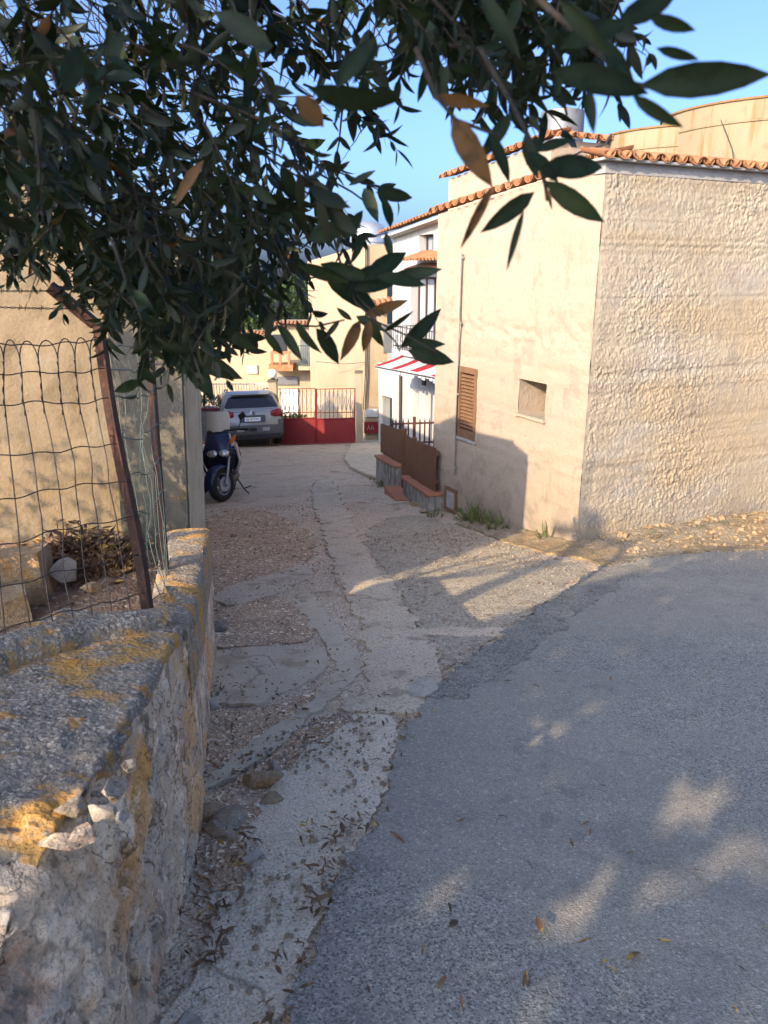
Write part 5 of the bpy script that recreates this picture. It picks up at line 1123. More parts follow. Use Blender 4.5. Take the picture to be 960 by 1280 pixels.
# ------------------------------------------------------------------ concrete pillar and the wall along the lane
PX0, PX1, PY = -1.66, -1.222, 4.66; PT = 1.70
pl = thing('concrete_pillar', 'tall grey concrete pillar between the wire fence and the lane', 'pillar', ((PX0+PX1)/2, PY, h(-1.4, PY)))
bmp = bmesh.new(); bmesh.ops.create_cube(bmp, size=1); bmesh.ops.bevel(bmp, geom=bmp.edges[:], offset=.03, segments=2, affect='EDGES')
bmesh.ops.subdivide_edges(bmp, edges=bmp.edges[:], cuts=5, use_grid_fill=True); zb_ = h(-1.4, PY)-.5
Pq = np.array([v.co for v in bmp.verts])*np.array([PX1-PX0, .42, PT-zb_])+np.array([(PX0+PX1)/2, PY+.21, (PT+zb_)/2]); Pq[:, 0] += .036*(Pq[:, 2]-.5); Pq += .012*np.stack([fbm(Pq*3, 3), fbm(Pq*3+5, 3), fbm(Pq*3+9, 3)], 1)
so = np_obj('shaft', Pq-np.array(pl.location), [[v.index for v in f.verts] for f in bmp.faces], [M['pillar'], M['pillar_bounce_side']], pl, angle=40); bmp.free()
so.data.polygons.foreach_set('material_index', [1 if p.normal.x > .6 else 0 for p in so.data.polygons])  # lane-facing faces get the tone with painted bounce light
wl = thing('lane_side_wall', 'pale rendered wall running down the lane behind the pillar', 'wall', (-1.35, 5.2, h(-1.3, 5.2)))
o = At(wl)(); k = 60; rings = []
for i in range(k+1):
    y = 5.09+14.*i/k; x = -1.30-.266*(y-5.09); zt = 1.79-.150*(y-4.7)+.10*max(0, y-9); zb2 = h(x, y)-.4; j = .012*n1(y*2, 1); 
    rings.append([(x+j-.055, y, zb2), (x+.6*j+.03, y, (zb2+zt)/2), (x+j+.10, y, zt), (x-.28, y, zt+.02), (x-.30, y, zb2)])
o.loft(rings); o.build('wall_face', M['lane_wall'], wl, smooth=True, angle=40)
# ------------------------------------------------------------------ tan wall at the back of the garden
tw_ = thing('tan_house_wall', 'tall sunlit tan rendered wall behind the wire fence', 'wall', (-2.7, 4.98, -.1))
outer = [(-9, -.5), (-1.62, -.5), (-1.62, 1.63), (-1.9, 1.85), (-2.15, 2.15), (-2.5, 2.32), (-4.5, 2.5), (-9, 2.6)]
def dispT(W):
    P = np.stack([W[:, 0], W[:, 1], 0*W[:, 0]], 1); return .03*fbm(P*1.1, 3)+.016*fbm(P*5, 4)-.02*sstep(.25, .4, fbm(P*2.2+7, 3))
patch_wall(outer, [], .035, dispT, lambda s, z, d: Vector((s, 4.98-d, z)), 'wall_front', M['tan_wall'], tw_)
o = At(tw_)(); o.prism([(a, 5.02, b) for a, b in outer], (0, 0, 0), (0, .35, 0)); o.build('wall_mass', M['tan_wall'], tw_)
o = At(tw_)(); pts = [(-1.75, 1.77), (-1.9, 1.88), (-2.15, 2.18), (-2.5, 2.35), (-4.5, 2.53)]
# garden rubble
GRK = 'limestone blocks in the garden'
rock('limestone_block', 'big squared tan limestone block beside the garden rubble', 'stone', U(12, 722, 4.2)-Vector((0, 0, .10)), (.21, .15, .17), M['stone'], 61, .2, GRK, sub=4, blocky=.78)
rock('limestone_block', 'small rounded limestone block in front of the big tan block', 'stone', U(2, 760, 3.9)-Vector((0, 0, .04)), (.12, .09, .08), M['stone'], 62, .5, GRK, sub=4, blocky=.85)
rock('limestone_block', 'brown stone leaning behind the big tan block by the leaf pile', 'stone', U(60, 695, 4.7)-Vector((0, 0, .06)), (.11, .09, .12), M['stone'], 63, .9, GRK, sub=4)
rock('limestone_block', 'flat pale slab lying on soil near the rusty post', 'stone', U(92, 764, 3.7)-Vector((0, 0, .03)), (.12, .06, .022), M['stone'], 64, .5, GRK)
rock('limestone_block', 'buff chip lying below the dry leaf pile', 'stone', U(113, 730, 4.2)-Vector((0, 0, .03)), (.06, .045, .025), M['stone'], 65, .3, GRK)
rock('tile_shard', 'grey white tile shard leaning on the garden rubble', 'shard', U(84, 716, 4.3)-Vector((0, 0, .04)), (.085, .02, .07), M['white_stone'], 66, .7)
LP = Leaves()
for _ in range(1500):
    a = rng.uniform(0, 6.28); r = rng.uniform(0, 1)**.6; c = U(105, 700, 4.6); c.z = -.10; v = Vector((cos(a)*r*.32, sin(a)*r*.20, abs(rng.normal())*.06+.16*(1-r)))
    LP.add(c+v, (cos(a)*.6+rng.normal()*.4, sin(a)*.6+rng.normal()*.4, rng.uniform(-.8, .8)), rng.normal(size=3), rng.uniform(.03, .085), rng.uniform(0, .97), rng.uniform(.7, 1.6), int(rng.integers(3)))
struct(LP.build('dry_leaves', M['litter']), 'stuff', 'heap of dry brown leaves at the foot of the tan wall')
LP = Leaves()
for _ in range(260):
    x, y = rng.uniform(-3.4, -1.1), rng.uniform(2.6, 4.8); z = float(Hgarden(np.array([x]), np.array([y]))[0])+.01; a = rng.uniform(0, 6.28)
    LP.add((x, y, z), (cos(a), sin(a), rng.normal()*.2), (rng.normal()*.3, rng.normal()*.3, 1), rng.uniform(.04, .09), rng.uniform(0, 1), rng.uniform(.8, 1.6), int(rng.integers(3)))
struct(LP.build('leaf_litter', M['litter']), 'stuff', 'dead leaves scattered on the garden soil')
# ------------------------------------------------------------------ wire fence
wf = thing('wire_fence', 'rusty wire mesh fence with a bent iron post on the rubble wall', 'fence', tuple(U(182, 755, 2.7)))
WF = At(wf)
pb, pt_, tip = U(184, 760, 2.7), U(122, 408, 2.7), U(62, 358, 2.62)
def ibar(mb, pts, w, th):                   # angle-iron: L section swept along pts
    pts = [Vector(p) for p in pts]; 
    for s, (a, b) in enumerate(((w, th), (th, w))):
        rings = []
        for i, p in enumerate(pts):
            t = (pts[min(i+1, len(pts)-1)]-pts[max(i-1, 0)]).normalized(); x = Vector((0, -1, 0)).cross(t).normalized(); y = t.cross(x).normalized()
            o_ = [(-w/2+(0), -th/2), (-w/2+a, -th/2), (-w/2+a, -th/2+b), (-w/2, -th/2+b)]; rings.append([p+x*q[0]+y*(q[1]+.0007*s) for q in o_])
        mb.loft(rings)
o = WF(); mid = [pb.lerp(pt_, f)+Vector((.006*sin(f*7), 0, 0)) for f in np.linspace(-.06, 1, 12)]; ibar(o, mid+[pt_+(tip-pt_)*f for f in np.linspace(.08, 1, 6)], .044, .006); o.build('post', M['rust'], wf)
p2b, p2t = U(205, 700, 3.55), U(184, 395, 3.5)
o = WF(); ibar(o, [p2b.lerp(p2t, f) for f in np.linspace(-.04, 1, 8)], .040, .006); o.build('post', M['rust'], wf)
o = WF(); q = pb.lerp(pt_, .86); 
B0, B1, T0, T1 = U(186, 762, 2.69), U(-190, 862, 2.0), U(126, 424, 2.69), U(-200, 432, 2.0)
def bil(u, v, wob=1.): 
    p = B0.lerp(B1, u).lerp(T0.lerp(T1, u), v); w = .012*wob; return p+Vector((w*n1(u*6, v*5, 1, 2), w*1.8*n1(u*5, v*4, 9, 2), w*n1(u*6, v*5, 5, 2)))
o = WF(); nv = 13; WR = .0021
for i in range(nv+1): u = i/nv; o.tube([bil(u, v) for v in np.linspace(0, .93, 22)], WR, 5)
for v in (.06, .20, .34, .48, .62, .78, .885, .985): o.tube([bil(u, v+.004*sin(u*40)) for u in np.linspace(0, 1, 48)], WR, 5)
for i in range(nv):                        # arched heads, twisted pairs down the sides
    pts = [bil(i/nv+(1-cos(a))/2/nv, .925+.075*sin(a)) for a in np.linspace(0, pi, 11)]; o.tube(pts, WR, 5)
    pts = [bil((i+.02)/nv+.003*cos(k*1.7), v) for k, v in enumerate(np.linspace(.925, .74, 16))]; o.tube(pts, WR*.9, 4)
o.build('wire_mesh', M['wire'], wf)
B2_, T2_ = p2b+Vector((.02, 0, -.05)), U(190, 425, 3.5)
def bil2(u, v): p = B0.lerp(B2_, u).lerp(T0.lerp(T2_, u), v); s = sin(pi*u); return p+Vector((.02*s*n1(u*5, v*5, 3, 2)*2, 0, -.05*s*(.4+.6*(1-v))+.016*n1(u*9, v*8, 7, 2)))
o = WF()
for v in (.03, .12, .24, .36, .50, .64, .80, .90, .99): o.tube([bil2(u, v) for u in np.linspace(0, 1.12, 24)], .0023, 5)
for i in range(1, 10): u = i/9; o.tube([bil2(u+.03*n1(v*5, i, 2, 2), v) for v in np.linspace(0, 1, 16)], .0018, 5)
o.build('wire_mesh', M['green_wire'], wf)
o = WF()
for (pa, pbb) in ((tip+Vector((.01, 0, -.015)), U(-200, 348, 2.0)), (tip.lerp(pt_, .55), U(-200, 366, 2.0))):
    o = WF()
    for sgn in (0, pi):
        pts = [pa.lerp(pbb, u)+Vector((0, .0025*cos(u*90+sgn), .0025*sin(u*90+sgn)-.012*sin(pi*u))) for u in np.linspace(0, 1, 80)]; o.tube(pts, .0013, 4)
    for u in np.linspace(.08, .95, 9):
        c = pa.lerp(pbb, u)-Vector((0, 0, .012*sin(pi*u)))
        for a in (.5, 2.2): o.tube([c-Vector((.004, .010*cos(a), .013*sin(a))), c+Vector((.004, .010*cos(a), .013*sin(a)))], [.0006, .0014], 4)
    o.build('barbed_wire', M['wire'], wf)
o = WF()
for k in range(3): q = pb.lerp(pt_, .9-.3*k); o.tube([q+Vector((.028*cos(a), .02*sin(a), .004*a)) for a in np.linspace(0, 9, 24)], .0014, 4); o.build('tie_wire', M['wire'], wf); o = WF()
# ------------------------------------------------------------------ the parked car
SLOPE = math.atan(.15)
g = G(318, 559)
car = thing('parked_car', 'grey compact suv parked at the end of the lane, seen from behind', 'car', tuple(g), Euler((-SLOPE*.93, 0, radians(16))))
car.scale = (1.05, 1.05, 1.05)
def rr2(hw, z0, z1, y, n=6, rb=.10, rt=.12):             # rounded section in the xz plane
    pts = []
    for cx, cz, a0, r in ((hw-rb, z0+rb, -pi/2, rb), (hw-rt, z1-rt, 0, rt), (-hw+rt, z1-rt, pi/2, rt), (-hw+rb, z0+rb, pi, rb)):
        for i in range(n+1): a = a0+pi/2*i/n; pts.append((cx+r*cos(a), y, cz+r*sin(a)))
    return pts
o = MB()
o.loft([rr2(*q) for q in ((.74, .50, .98, -.005), (.80, .44, 1.01, .03), (.845, .36, 1.02, .16), (.87, .30, 1.02, .5), (.88, .28, 1.01, 1.2), (.88, .28, 1.0, 2.6), (.87, .30, .99, 3.2), (.84, .34, .93, 3.7), (.76, .40, .86, 4.0), (.62, .48, .78, 4.12))])
def gh(z, yr, yf, hw, r=.16, n=6):
    pts = []
    for cx, cy, a0 in ((hw-r, yr+r, -pi/2), (hw-r, yf-r, 0), (-hw+r, yf-r, pi/2), (-hw+r, yr+r, pi)):
        for i in range(n+1): a = a0+pi/2*i/n; pts.append((cx+r*cos(a), cy+r*sin(a), z))
    return pts
o.loft([gh(.97, .05, 3.15, .855, .2), gh(1.06, .10, 3.02, .845, .2), gh(1.2, .19, 2.78, .80, .18), gh(1.36, .28, 2.50, .745, .17), gh(1.48, .36, 2.28, .70, .17), gh(1.545, .44, 2.1, .655, .18), gh(1.575, .60, 1.9, .57, .2)])
body = o.build('body', M['car_paint'], car, smooth=True, angle=50)
def yrear(z): return float(np.interp(z, [.97, 1.06, 1.2, 1.36, 1.48, 1.545], [.05, .10, .19, .28, .36, .44]))
def hwid(z): return float(np.interp(z, [.97, 1.06, 1.2, 1.36, 1.48], [.855, .845, .80, .745, .70]))
o = MB(); poly = []
za, zb2 = 1.115, 1.425
for sx, z in ((-.70, za), (.70, za), (.745, za+.03), (.625, zb2-.03), (.57, zb2), (-.57, zb2), (-.625, zb2-.03), (-.745, za+.03)): poly.append((sx, yrear(z)-.012-.012*(1-abs(sx)/.75), z))
o.prism(poly, (0, -.012, 0), (0, .05, 0)); o.build('rear_window', M['car_glass'], car, smooth=True, angle=30)
o = MB(); o.box((0, yrear(1.5)-.06, 1.515), (1.08, .26, .03), .012, Euler((.30, 0, 0))); o.build('spoiler', M['car_paint'], car, smooth=True, angle=40)
for s in (-1, 1):
    o = MB(); P = []
    for y, z in ((.62, 1.07), (2.75, 1.05), (2.20, 1.44), (.80, 1.45)): P.append((s*(hwid(z)+.004), y, z))
    o.prism(P, (-.02*s, 0, 0), (.008*s, 0, 0)); o.build('side_window', M['car_glass'], car)
    o = MB()                                            # tail lamp wraps round the corner
    rings = []
    for xx, yy in ((.50, -.012), (.62, -.005), (.72, .012), (.79, .05), (.84, .13), (.862, .24)): k = [0.55, .9, 1, 1, .9, .55][[.50, .62, .72, .79, .84, .862].index(xx)]; rings.append([(s*(xx+.012), yy-.006+.02*(1-0), .93-.125*k), (s*(xx+.030), yy-.032, .93-.075*k), (s*(xx+.030), yy-.032, .93+.075*k), (s*(xx+.012), yy+.014, .93+.125*k)])
    o.loft(rings); o.build('tail_lamp', M['lamp_red'], car, smooth=True, angle=60)
    o = MB(); o.tube([(s*.61, .62, 1.565), (s*.60, .72, 1.625), (s*.60, 1.3, 1.635), (s*.585, 1.95, 1.60), (s*.585, 2.02, 1.555)], .017, 8); o.build('roof_rail', M['black'], car, smooth=True)
    o = MB(); o.box((s*1.0, 2.55, 1.07), (.22, .10, .15), .035); o.box((s*.90, 2.57, 1.01), (.12, .05, .04), .01); o.build('wing_mirror', M['black'], car, smooth=True)
    o = MB(); o.box((s*.70, -.012, .50), (.12, .02, .035), .006); o.build('reflector', M['lamp_red'], car)
    o = MB(); o.box((s*.60, 4.02, .74), (.30, .12, .08), .03); o.build('headlight', M['lamp_clear'], car)
    o = MB(); o.box((s*.865, 1.3, 1.02), (.02, .16, .03), .006); o.build('door_handle', M['car_paint'], car)
    for yy in (.78, 3.38):
        w = MB(); Mx = Matrix.Translation((s*.76, yy, .335)) @ Matrix.Rotation(pi/2, 4, 'Y')
        w.lathe([(.19, -.10), (.30, -.105), (.325, -.09), (.333, -.05), (.333, .05), (.325, .09), (.30, .105), (.19, .10)], 30, Mx, cap=False); wh = w.build('wheel', M['rubber'], car, smooth=True, angle=50)
        w = MB(); w.lathe([(.205, -.085), (.205, .085)], 30, Mx, cap=False); 
        for i in range(5): a = i*2*pi/5; w.box(Mx @ Vector((.10*cos(a), .10*sin(a), .06*s)), (.03, .045, .19), .008, Matrix.Rotation(-a+pi/2 if s else 0, 4, 'X'))
        w.lathe([(.05, .05*s), (.05, .085*s)], 14, Mx); w.build('rim', M['chrome'], wh)
        a_ = MB(); rg = []
        for q in np.linspace(-.15*pi, 1.15*pi, 18): rg.append([(s*(.872), yy+.36*cos(q), .335+.36*sin(q)), (s*.892, yy+.36*cos(q), .335+.36*sin(q)), (s*.888, yy+.435*cos(q), .335+.42*sin(q)), (s*.868, yy+.435*cos(q), .335+.42*sin(q))])
        a_.loft(rg); a_.build('wheel_arch', M['cladding'], car, smooth=True, angle=40)
o = MB(); o.loft([rr2(*q) for q in ((.70, .33, .60, -.055), (.80, .29, .62, -.03), (.875, .26, .63, .12), (.895, .25, .60, .40), (.893, .25, .5, .44))]); bp = o.build('rear_bumper', M['cladding'], car, smooth=True, angle=50)
for s in (-.36, 0, .36): o = MB(); o.box((s, -.058, .50), (.20, .02, .10), .012); o.build('bumper_inset', M['car_paint'] if s else M['black'], bp)
for s in (-1, 1): o = MB(); o.loft([rr2(*q) for q in ((.005, .45, .455, -.04), )]*2) if False else o.box((s*.79, .02, .66), (.16, .12, .22), .05); o.build('bumper_corner', M['cladding'], bp, smooth=True)
o = MB(); o.box((0, .10, .30), (1.5, .35, .16), .03); o.build('underbody', M['black'], car)
o = MB(); o.box((0, -.020, .80), (.72, .03, .19), .03); o.build('plate_recess', M['cladding'], car)
o = MB(); o.box((0, -.042, .785), (.53, .012, .115), .004); npl = o.build('licence_plate', M['plate_white'], car)
for s in (-1, 1): o = MB(); o.box((s*.242, -.0495, .785), (.045, .006, .112), .002); o.build('plate_band', M['plate_blue'], npl)
def text(name, s, size, mat, parent, M4, ext=.0008):
    cu = bpy.data.curves.new(name, 'FONT'); cu.body = s; cu.size = size; cu.align_x = 'CENTER'; cu.align_y = 'CENTER'; cu.extrude = ext; cu.materials.append(mat)
    tmp = bpy.data.objects.new('lettering', cu); C.objects.link(tmp); bpy.context.view_layer.update(); me = bpy.data.meshes.new_from_object(tmp.evaluated_get(bpy.context.evaluated_depsgraph_get())); bpy.data.objects.remove(tmp)
    o = bpy.data.objects.new(name, me); C.objects.link(o); o.parent = parent; o.matrix_local = M4; return o
text('plate_lettering', 'GJ 477TC', .095, M['black'], npl, Matrix.Translation((0, -.0495, .783)) @ Matrix.Rotation(pi/2, 4, 'X'))
o = MB()
for dz in (0, .048): o.prism([(-.075, -.030, .905+dz), (0, -.034, .955+dz), (.075, -.030, .905+dz), (.075, -.030, .93+dz), (0, -.034, .985+dz), (-.075, -.030, .93+dz)], (0, 0, 0), (0, .03, 0))
o.build('badge', M['chrome'], car)
o = MB(); o.box((0, .0, 1.065), (1.2, .02, .008), .002); o.build('tailgate_seam', M['black'], car)
# interior hint: seat backs and a green cloth seen through the glass are dark; shade the headrests
# ------------------------------------------------------------------ the parked scooter
g = G(279, 624)
sc = thing('parked_scooter', 'dark blue scooter with yellowed windscreen parked facing the camera', 'scooter', tuple(g+Vector((-.03, .50, -.075))), Euler((SLOPE, radians(3), pi+.10)))
stx = Matrix.Translation((0, .68, .26)) @ Matrix.Rotation(radians(-33), 4, 'Z') @ Matrix.Translation((0, -.68, -.26))   # handlebar lock
def wheel(y, M4, name):
    w = MB(); w.m = M4; Mx = Matrix.Translation((0, y, .262)) @ Matrix.Rotation(pi/2, 4, 'Y')
    w.lathe([(.165, -.052), (.215, -.062), (.248, -.048), (.262, -.015), (.262, .015), (.248, .048), (.215, .062), (.165, .052)], 36, Mx, cap=False); wh = w.build(name, M['rubber'], sc, smooth=True, angle=60)
    w = MB(); w.m = M4; w.lathe([(.17, -.045), (.155, -.04), (.155, .04), (.17, .045)], 30, Mx, cap=False); w.lathe([(.04, -.06), (.04, .06)], 14, Mx)
    for i in range(3): a = i*2*pi/3+.4; w.tube([Mx @ Vector((.03*cos(a), .03*sin(a), 0)), Mx @ Vector((.162*cos(a), .162*sin(a), 0))], [.024, .017], 8)
    w.build('rim', M['scooter_silver'], wh, smooth=True, angle=50)
    w = MB(); w.m = M4
    for s in (-1,): w.lathe([(.05, .066*s), (.11, .066*s), (.11, .071*s), (.05, .071*s)], 24, Mx, cap=False)
    w.build('brake_disc', M['steel'], wh)
wheel(.68, stx, 'front_wheel'); wheel(-.62, Matrix.Identity(4), 'rear_wheel')
o = MB(); o.m = stx
for s in (-1, 1): o.tube([(s*.095, .68, .262), (s*.095, .60, .50), (s*.085, .53, .70)], [.024, .021, .018], 10)
o.box((0, .55, .66), (.22, .06, .05), .015); fk = o.build('fork', M['scooter_silver'], sc, smooth=True)
o = MB(); o.m = stx; rg = []
for a in np.linspace(radians(-8), radians(140), 15):
    y = .68+.300*cos(a); z = .262+.300*sin(a); w_ = .088*(1-.25*((a-1.1)/1.4)**2); rg.append([(-w_, y*1-.0+.0, z-.05), (-w_*.8, y+.01*cos(a), z-.005), (0, y+.022*cos(a), z+.02*sin(a)), (w_*.8, y+.01*cos(a), z-.005), (w_, y, z-.05), (w_*.9, y-.01, z-.055), (0, y-.004, z-.01), (-w_*.9, y-.01, z-.055)])
o.loft(rg); o.build('front_fender', M['scooter_blue'], sc, smooth=True, angle=60)
# front apron: sections up the z axis, each a flattened half-oval
def sec(z, hw, yf, yb, n=10, sq=2.6):
    pts = []
    for i in range(2*n):
        a = 2*pi*i/(2*n); c, s = cos(a), sin(a); x = hw*abs(c)**(2/sq)*(1 if c > 0 else -1); y = (yf-yb)/2*abs(s)**(2/sq)*(1 if s > 0 else -1)+(yf+yb)/2; pts.append((x, y, z))
    return pts
o = MB(); o.loft([sec(.36, .13, .46, .30), sec(.44, .20, .52, .26), sec(.54, .255, .56, .26), sec(.64, .27, .62, .28), sec(.70, .26, .70, .30), sec(.76, .245, .68, .32)]); o.build('leg_shield', M['scooter_dark'], sc, smooth=True, angle=60)
o = MB(); o.loft([sec(.76, .235, .70, .34), sec(.82, .215, .69, .36), sec(.90, .195, .64, .37), sec(.97, .18, .57, .38), sec(1.01, .165, .52, .40)]); o.build('front_cowl', M['scooter_blue'], sc, smooth=True, angle=60)
o = MB(); o.loft([sec(.995, .172, .535, .39), sec(1.03, .165, .515, .40), sec(1.055, .15, .49, .41)]); o.build('cowl_trim', M['black'], sc, smooth=True, angle=60)
for s in (-1, 1):
    o = MB(); Mh = Matrix.Translation((s*.085, .685, .715)) @ Matrix.Rotation(-pi/2+.35, 4, 'X') @ Matrix.Rotation(s*.2, 4, 'Y'); o.lathe([(.062, -.03), (.070, .0), (.066, .02), (.045, .034), (.012, .04)], 22, Mh @ Matrix.Diagonal((1.15, .8, 1, 1))); o.build('headlight', M['lamp_clear'], sc, smooth=True)
    o = MB(); rg = []
    for t in np.linspace(0, 1, 7): k = sin(pi*(.12+.8*t))*.032; c = Vector((s*(.175+.085*t), .60-.05*t, .845+.115*t)); rg.append([c+Vector((-k*.7, 0, -k)), c+Vector((0, .03, -k*.4)), c+Vector((k*.7, .0, k)), c+Vector((0, -.03, 0))])
    o.loft(rg); o.build('turn_signal', M['lamp_orange'], sc, smooth=True)
    o = MB(); o.loft([[(s*.245, .60, .80), (s*.262, .58, .83), (s*.262, .42, .83), (s*.245, .42, .80)], [(s*.275, .56, .58), (s*.292, .54, .60), (s*.292, .38, .60), (s*.275, .38, .58)], [(s*.24, .52, .42), (s*.255, .5, .44), (s*.255, .36, .44), (s*.24, .36, .42)]]); o.build('side_trim', M['scooter_silver'] if s < 0 else M['scooter_dark'], sc, smooth=True)
    o = MB(); o.m = stx; o.tube([(s*.05, .45, 1.04), (s*.20, .43, 1.05), (s*.36, .38, 1.04)], .014, 8); hb_ = o.build('handlebar', M['black'], sc, smooth=True)
    o = MB(); o.m = stx; o.tube([(s*.25, .415, 1.048), (s*.37, .375, 1.04)], .019, 10); o.tube([(s*.24, .45, 1.05), (s*.30, .47, 1.045), (s*.37, .44, 1.03)], .006, 5); o.build('grip', M['rubber'], hb_)
    o = MB(); o.m = stx; o.tube([(s*.21, .43, 1.05), (s*.27, .44, 1.14), (s*.30, .44, 1.20)], .006, 6); ms_ = MB(); ms_.m = stx; mr = o.build('mirror_stem', M['black'], sc)
    ms_.box((s*.315, .44, 1.245), (.12, .035, .085), .016, Euler((0, -s*.5, 0))); ms_.build('mirror', M['black'], mr, smooth=True)
o = MB(); rg = []
for z, hw, y in ((1.03, .165, .53), (1.12, .18, .50), (1.22, .185, .455), (1.30, .172, .42), (1.325, .150, .41)):
    r_ = []
    for x in np.linspace(-1, 1, 13): r_.append((x*hw, y-.10*x*x, z-(.006*x**4)))
    for x in np.linspace(1, -1, 13): r_.append((x*hw, y-.10*x*x-.008, z-(.006*x**4)))
    rg.append(r_)
o.loft(rg); o.build('windscreen', M['screen'], sc, smooth=True, angle=60)
o = MB(); o.loft([sec(.20, .15, .40, -.55), sec(.27, .19, .42, -.62), sec(.33, .18, .40, -.60)]); o.build('footboard', M['scooter_dark'], sc, smooth=True, angle=60)
o = MB(); o.loft([sec(.33, .15, -.02, -.80), sec(.45, .20, -.0, -.92), sec(.60, .205, -.02, -1.0), sec(.70, .17, -.08, -1.02)]); o.build('rear_body', M['scooter_blue'], sc, smooth=True, angle=60)
o = MB(); o.loft([sec(.70, .14, .02, -.86), sec(.75, .165, .04, -.90), sec(.80, .15, .0, -.86), sec(.82, .10, -.06, -.78)]); o.build('seat', M['black'], sc, smooth=True, angle=70)
o = MB(); o.tube([(.13, -.30, .28), (.16, -.55, .30), (.17, -.95, .36)], [.04, .055, .05], 12); o.build('exhaust', M['scooter_silver'], sc, smooth=True)
o = MB(); o.tube([(-.18, .05, .26), (-.26, .04, .10), (-.34, .10, .02)], .012, 6); o.tube([(-.26, .04, .10), (-.38, .0, .13)], .009, 6); o.build('side_stand', M['dark_metal'], sc, smooth=True)
o = MB(); o.box((0, -1.0, .62), (.22, .05, .07), .02); o.build('tail_lamp', M['lamp_red'], sc)
# white canister by the wall
g = G(249, 575); t = thing('plastic_canister', 'white plastic canister standing at the lane edge behind the scooter', 'canister', tuple(g)); o = MB(); o.box((0, 0, .20), (.28, .22, .40), .03); o.build('can_body', M['white_paint'], t, smooth=True)
o = MB(); o.tube([(-.08, 0, .39), (-.07, 0, .45), (.05, 0, .45), (.06, 0, .39)], .016, 8); o.build('handle', M['white_paint'], t); o = MB(); o.lathe([(.03, .39), (.03, .44)], 12, Matrix.Translation((.10, 0, 0))); o.build('cap', M['lamp_red'], t)
# ------------------------------------------------------------------ the olive tree over the lane
TB = Vector((-3.75, 1.25, -.12))
ot = thing('olive_tree', 'olive tree with dark drooping sprays hanging over the fence and lane', 'tree', tuple(TB)); OA = At(ot)
wood = OA(); OL = Leaves()
limbs = {'a': [TB-Vector((0, 0, .2)), (-3.7, 1.2, .5), (-3.55, 1.25, 1.2), (-3.3, 1.35, 1.75)],
         'b': [(-3.3, 1.35, 1.75), (-2.4, 1.5, 2.1), (-1.7, 1.7, 2.25), (-1.1, 1.8, 2.5), (-.5, 1.75, 2.55), (.1, 1.6, 2.5)],
         'c': [(-3.3, 1.35, 1.75), (-2.5, 1.2, 2.1), (-1.8, 1.1, 2.3), (-1.1, .9, 2.6), (-.3, .8, 2.65), (.35, .85, 2.5)],
         'd': [(-3.3, 1.35, 1.75), (-2.7, 1.6, 2.1), (-2.2, 2.0, 2.3), (-1.8, 2.5, 2.6), (-1.2, 2.7, 2.5)],
         'e': [(-3.55, 1.25, 1.2), (-3.9, .9, 2.1), (-3.9, .3, 3.0)], 'f': [(-1.8, 1.1, 2.3), (-1.5, .3, 2.9), (-.9, -.4, 3.2)]}
for k, p in limbs.items():
    p = [Vector(q) for q in p]; r0 = {'a': .12, 'b': .022, 'c': .022, 'd': .022, 'e': .06, 'f': .02}[k]; r1 = {'a': .085}.get(k, .006)
    pts = []
    for i in range(len(p)-1):
        for j in range(5): q = p[i].lerp(p[i+1], j/5); pts.append(q+Vector((n1(q.x*3, q.y*3, q.z*3), n1(q.z*3, q.x*3, 7), 0))*.03)
    pts.append(p[-1]); wood.tube(pts, [r0+(r1-r0)*i/(len(pts)-1) for i in range(len(pts))], 10)
limb_pts = [Vector(q) for k in 'bcd' for q in limbs[k]]
rt = np.random.default_rng(11)
L1X = [300, 552, 560, 600, 690, 745, 800, 870, 960, 1400]; L1Y = [560, 785, 770, 768, 742, 716, 700, 693, 690, 690]
DAP = [(712, 1192, 88, 21, -.62), (668, 1222, 30, 14, -.6), (800, 1130, 40, 10, -.55), (872, 998, 30, 12, -.55), (680, 920, 34, 9, -.35), (875, 1085, 52, 11, -.5), (940, 1078, 26, 9, -.2), (950, 1262, 36, 18, -.5), (675, 1030, 16, 12, -.4)]
def on_ground(q):
    tt = (q.z+.8)/SUN.z; w = q-SUN*tt
    for _ in range(2): tt = (q.z-float(Hbase(w.x, w.y)))/SUN.z; w = q-SUN*tt
    return to_px((w.x, w.y, float(Hbase(w.x, w.y))))
def in_dapple(q, g=2.1):
    px, py, Z = on_ground(q)
    if Z < .4: return False
    for (cx, cy, a, bb, th) in DAP:
        dx, dy = px-cx, py-cy; u = dx*cos(th)+dy*sin(th); v = -dx*sin(th)+dy*cos(th)
        if (u/(a*g))**2+(v/(bb*g*1.25))**2 < 1: return True
    return False
def lit_zone(q):                            # would this leaf shade the sunlit strip of bank and walls?
    d = -SUN; tt = (Vector((C0.x, C0.y, 0))-q).dot(NR)/d.dot(NR)
    if tt > 0:
        w = q+d*tt; s = (w-C0).dot(DR)
        if 0 < s < 5 and w.z > C0.z-.1: return True
    tt = (Vector((C0.x, C0.y, 0))-q).dot(NF)/d.dot(NF)
    if tt > 0:
        w = q+d*tt; s = (w-C0).dot(DF)
        if -.2 < s < 5.5 and w.z > C0.z+(0 if s < 1.2 else 1.): return True
    tt = (q.z+.8)/SUN.z; w = q+d*tt; tt = (q.z-h(w.x, w.y))/SUN.z; w = q+d*tt; px, py, Z = to_px((w.x, w.y, h(w.x, w.y)))
    return Z > .5 and 552 < px < 1250 and py < float(np.interp(px, L1X, L1Y))-2 and py > 640
def nearest(p): return min(limb_pts, key=lambda q: (q-p).length)
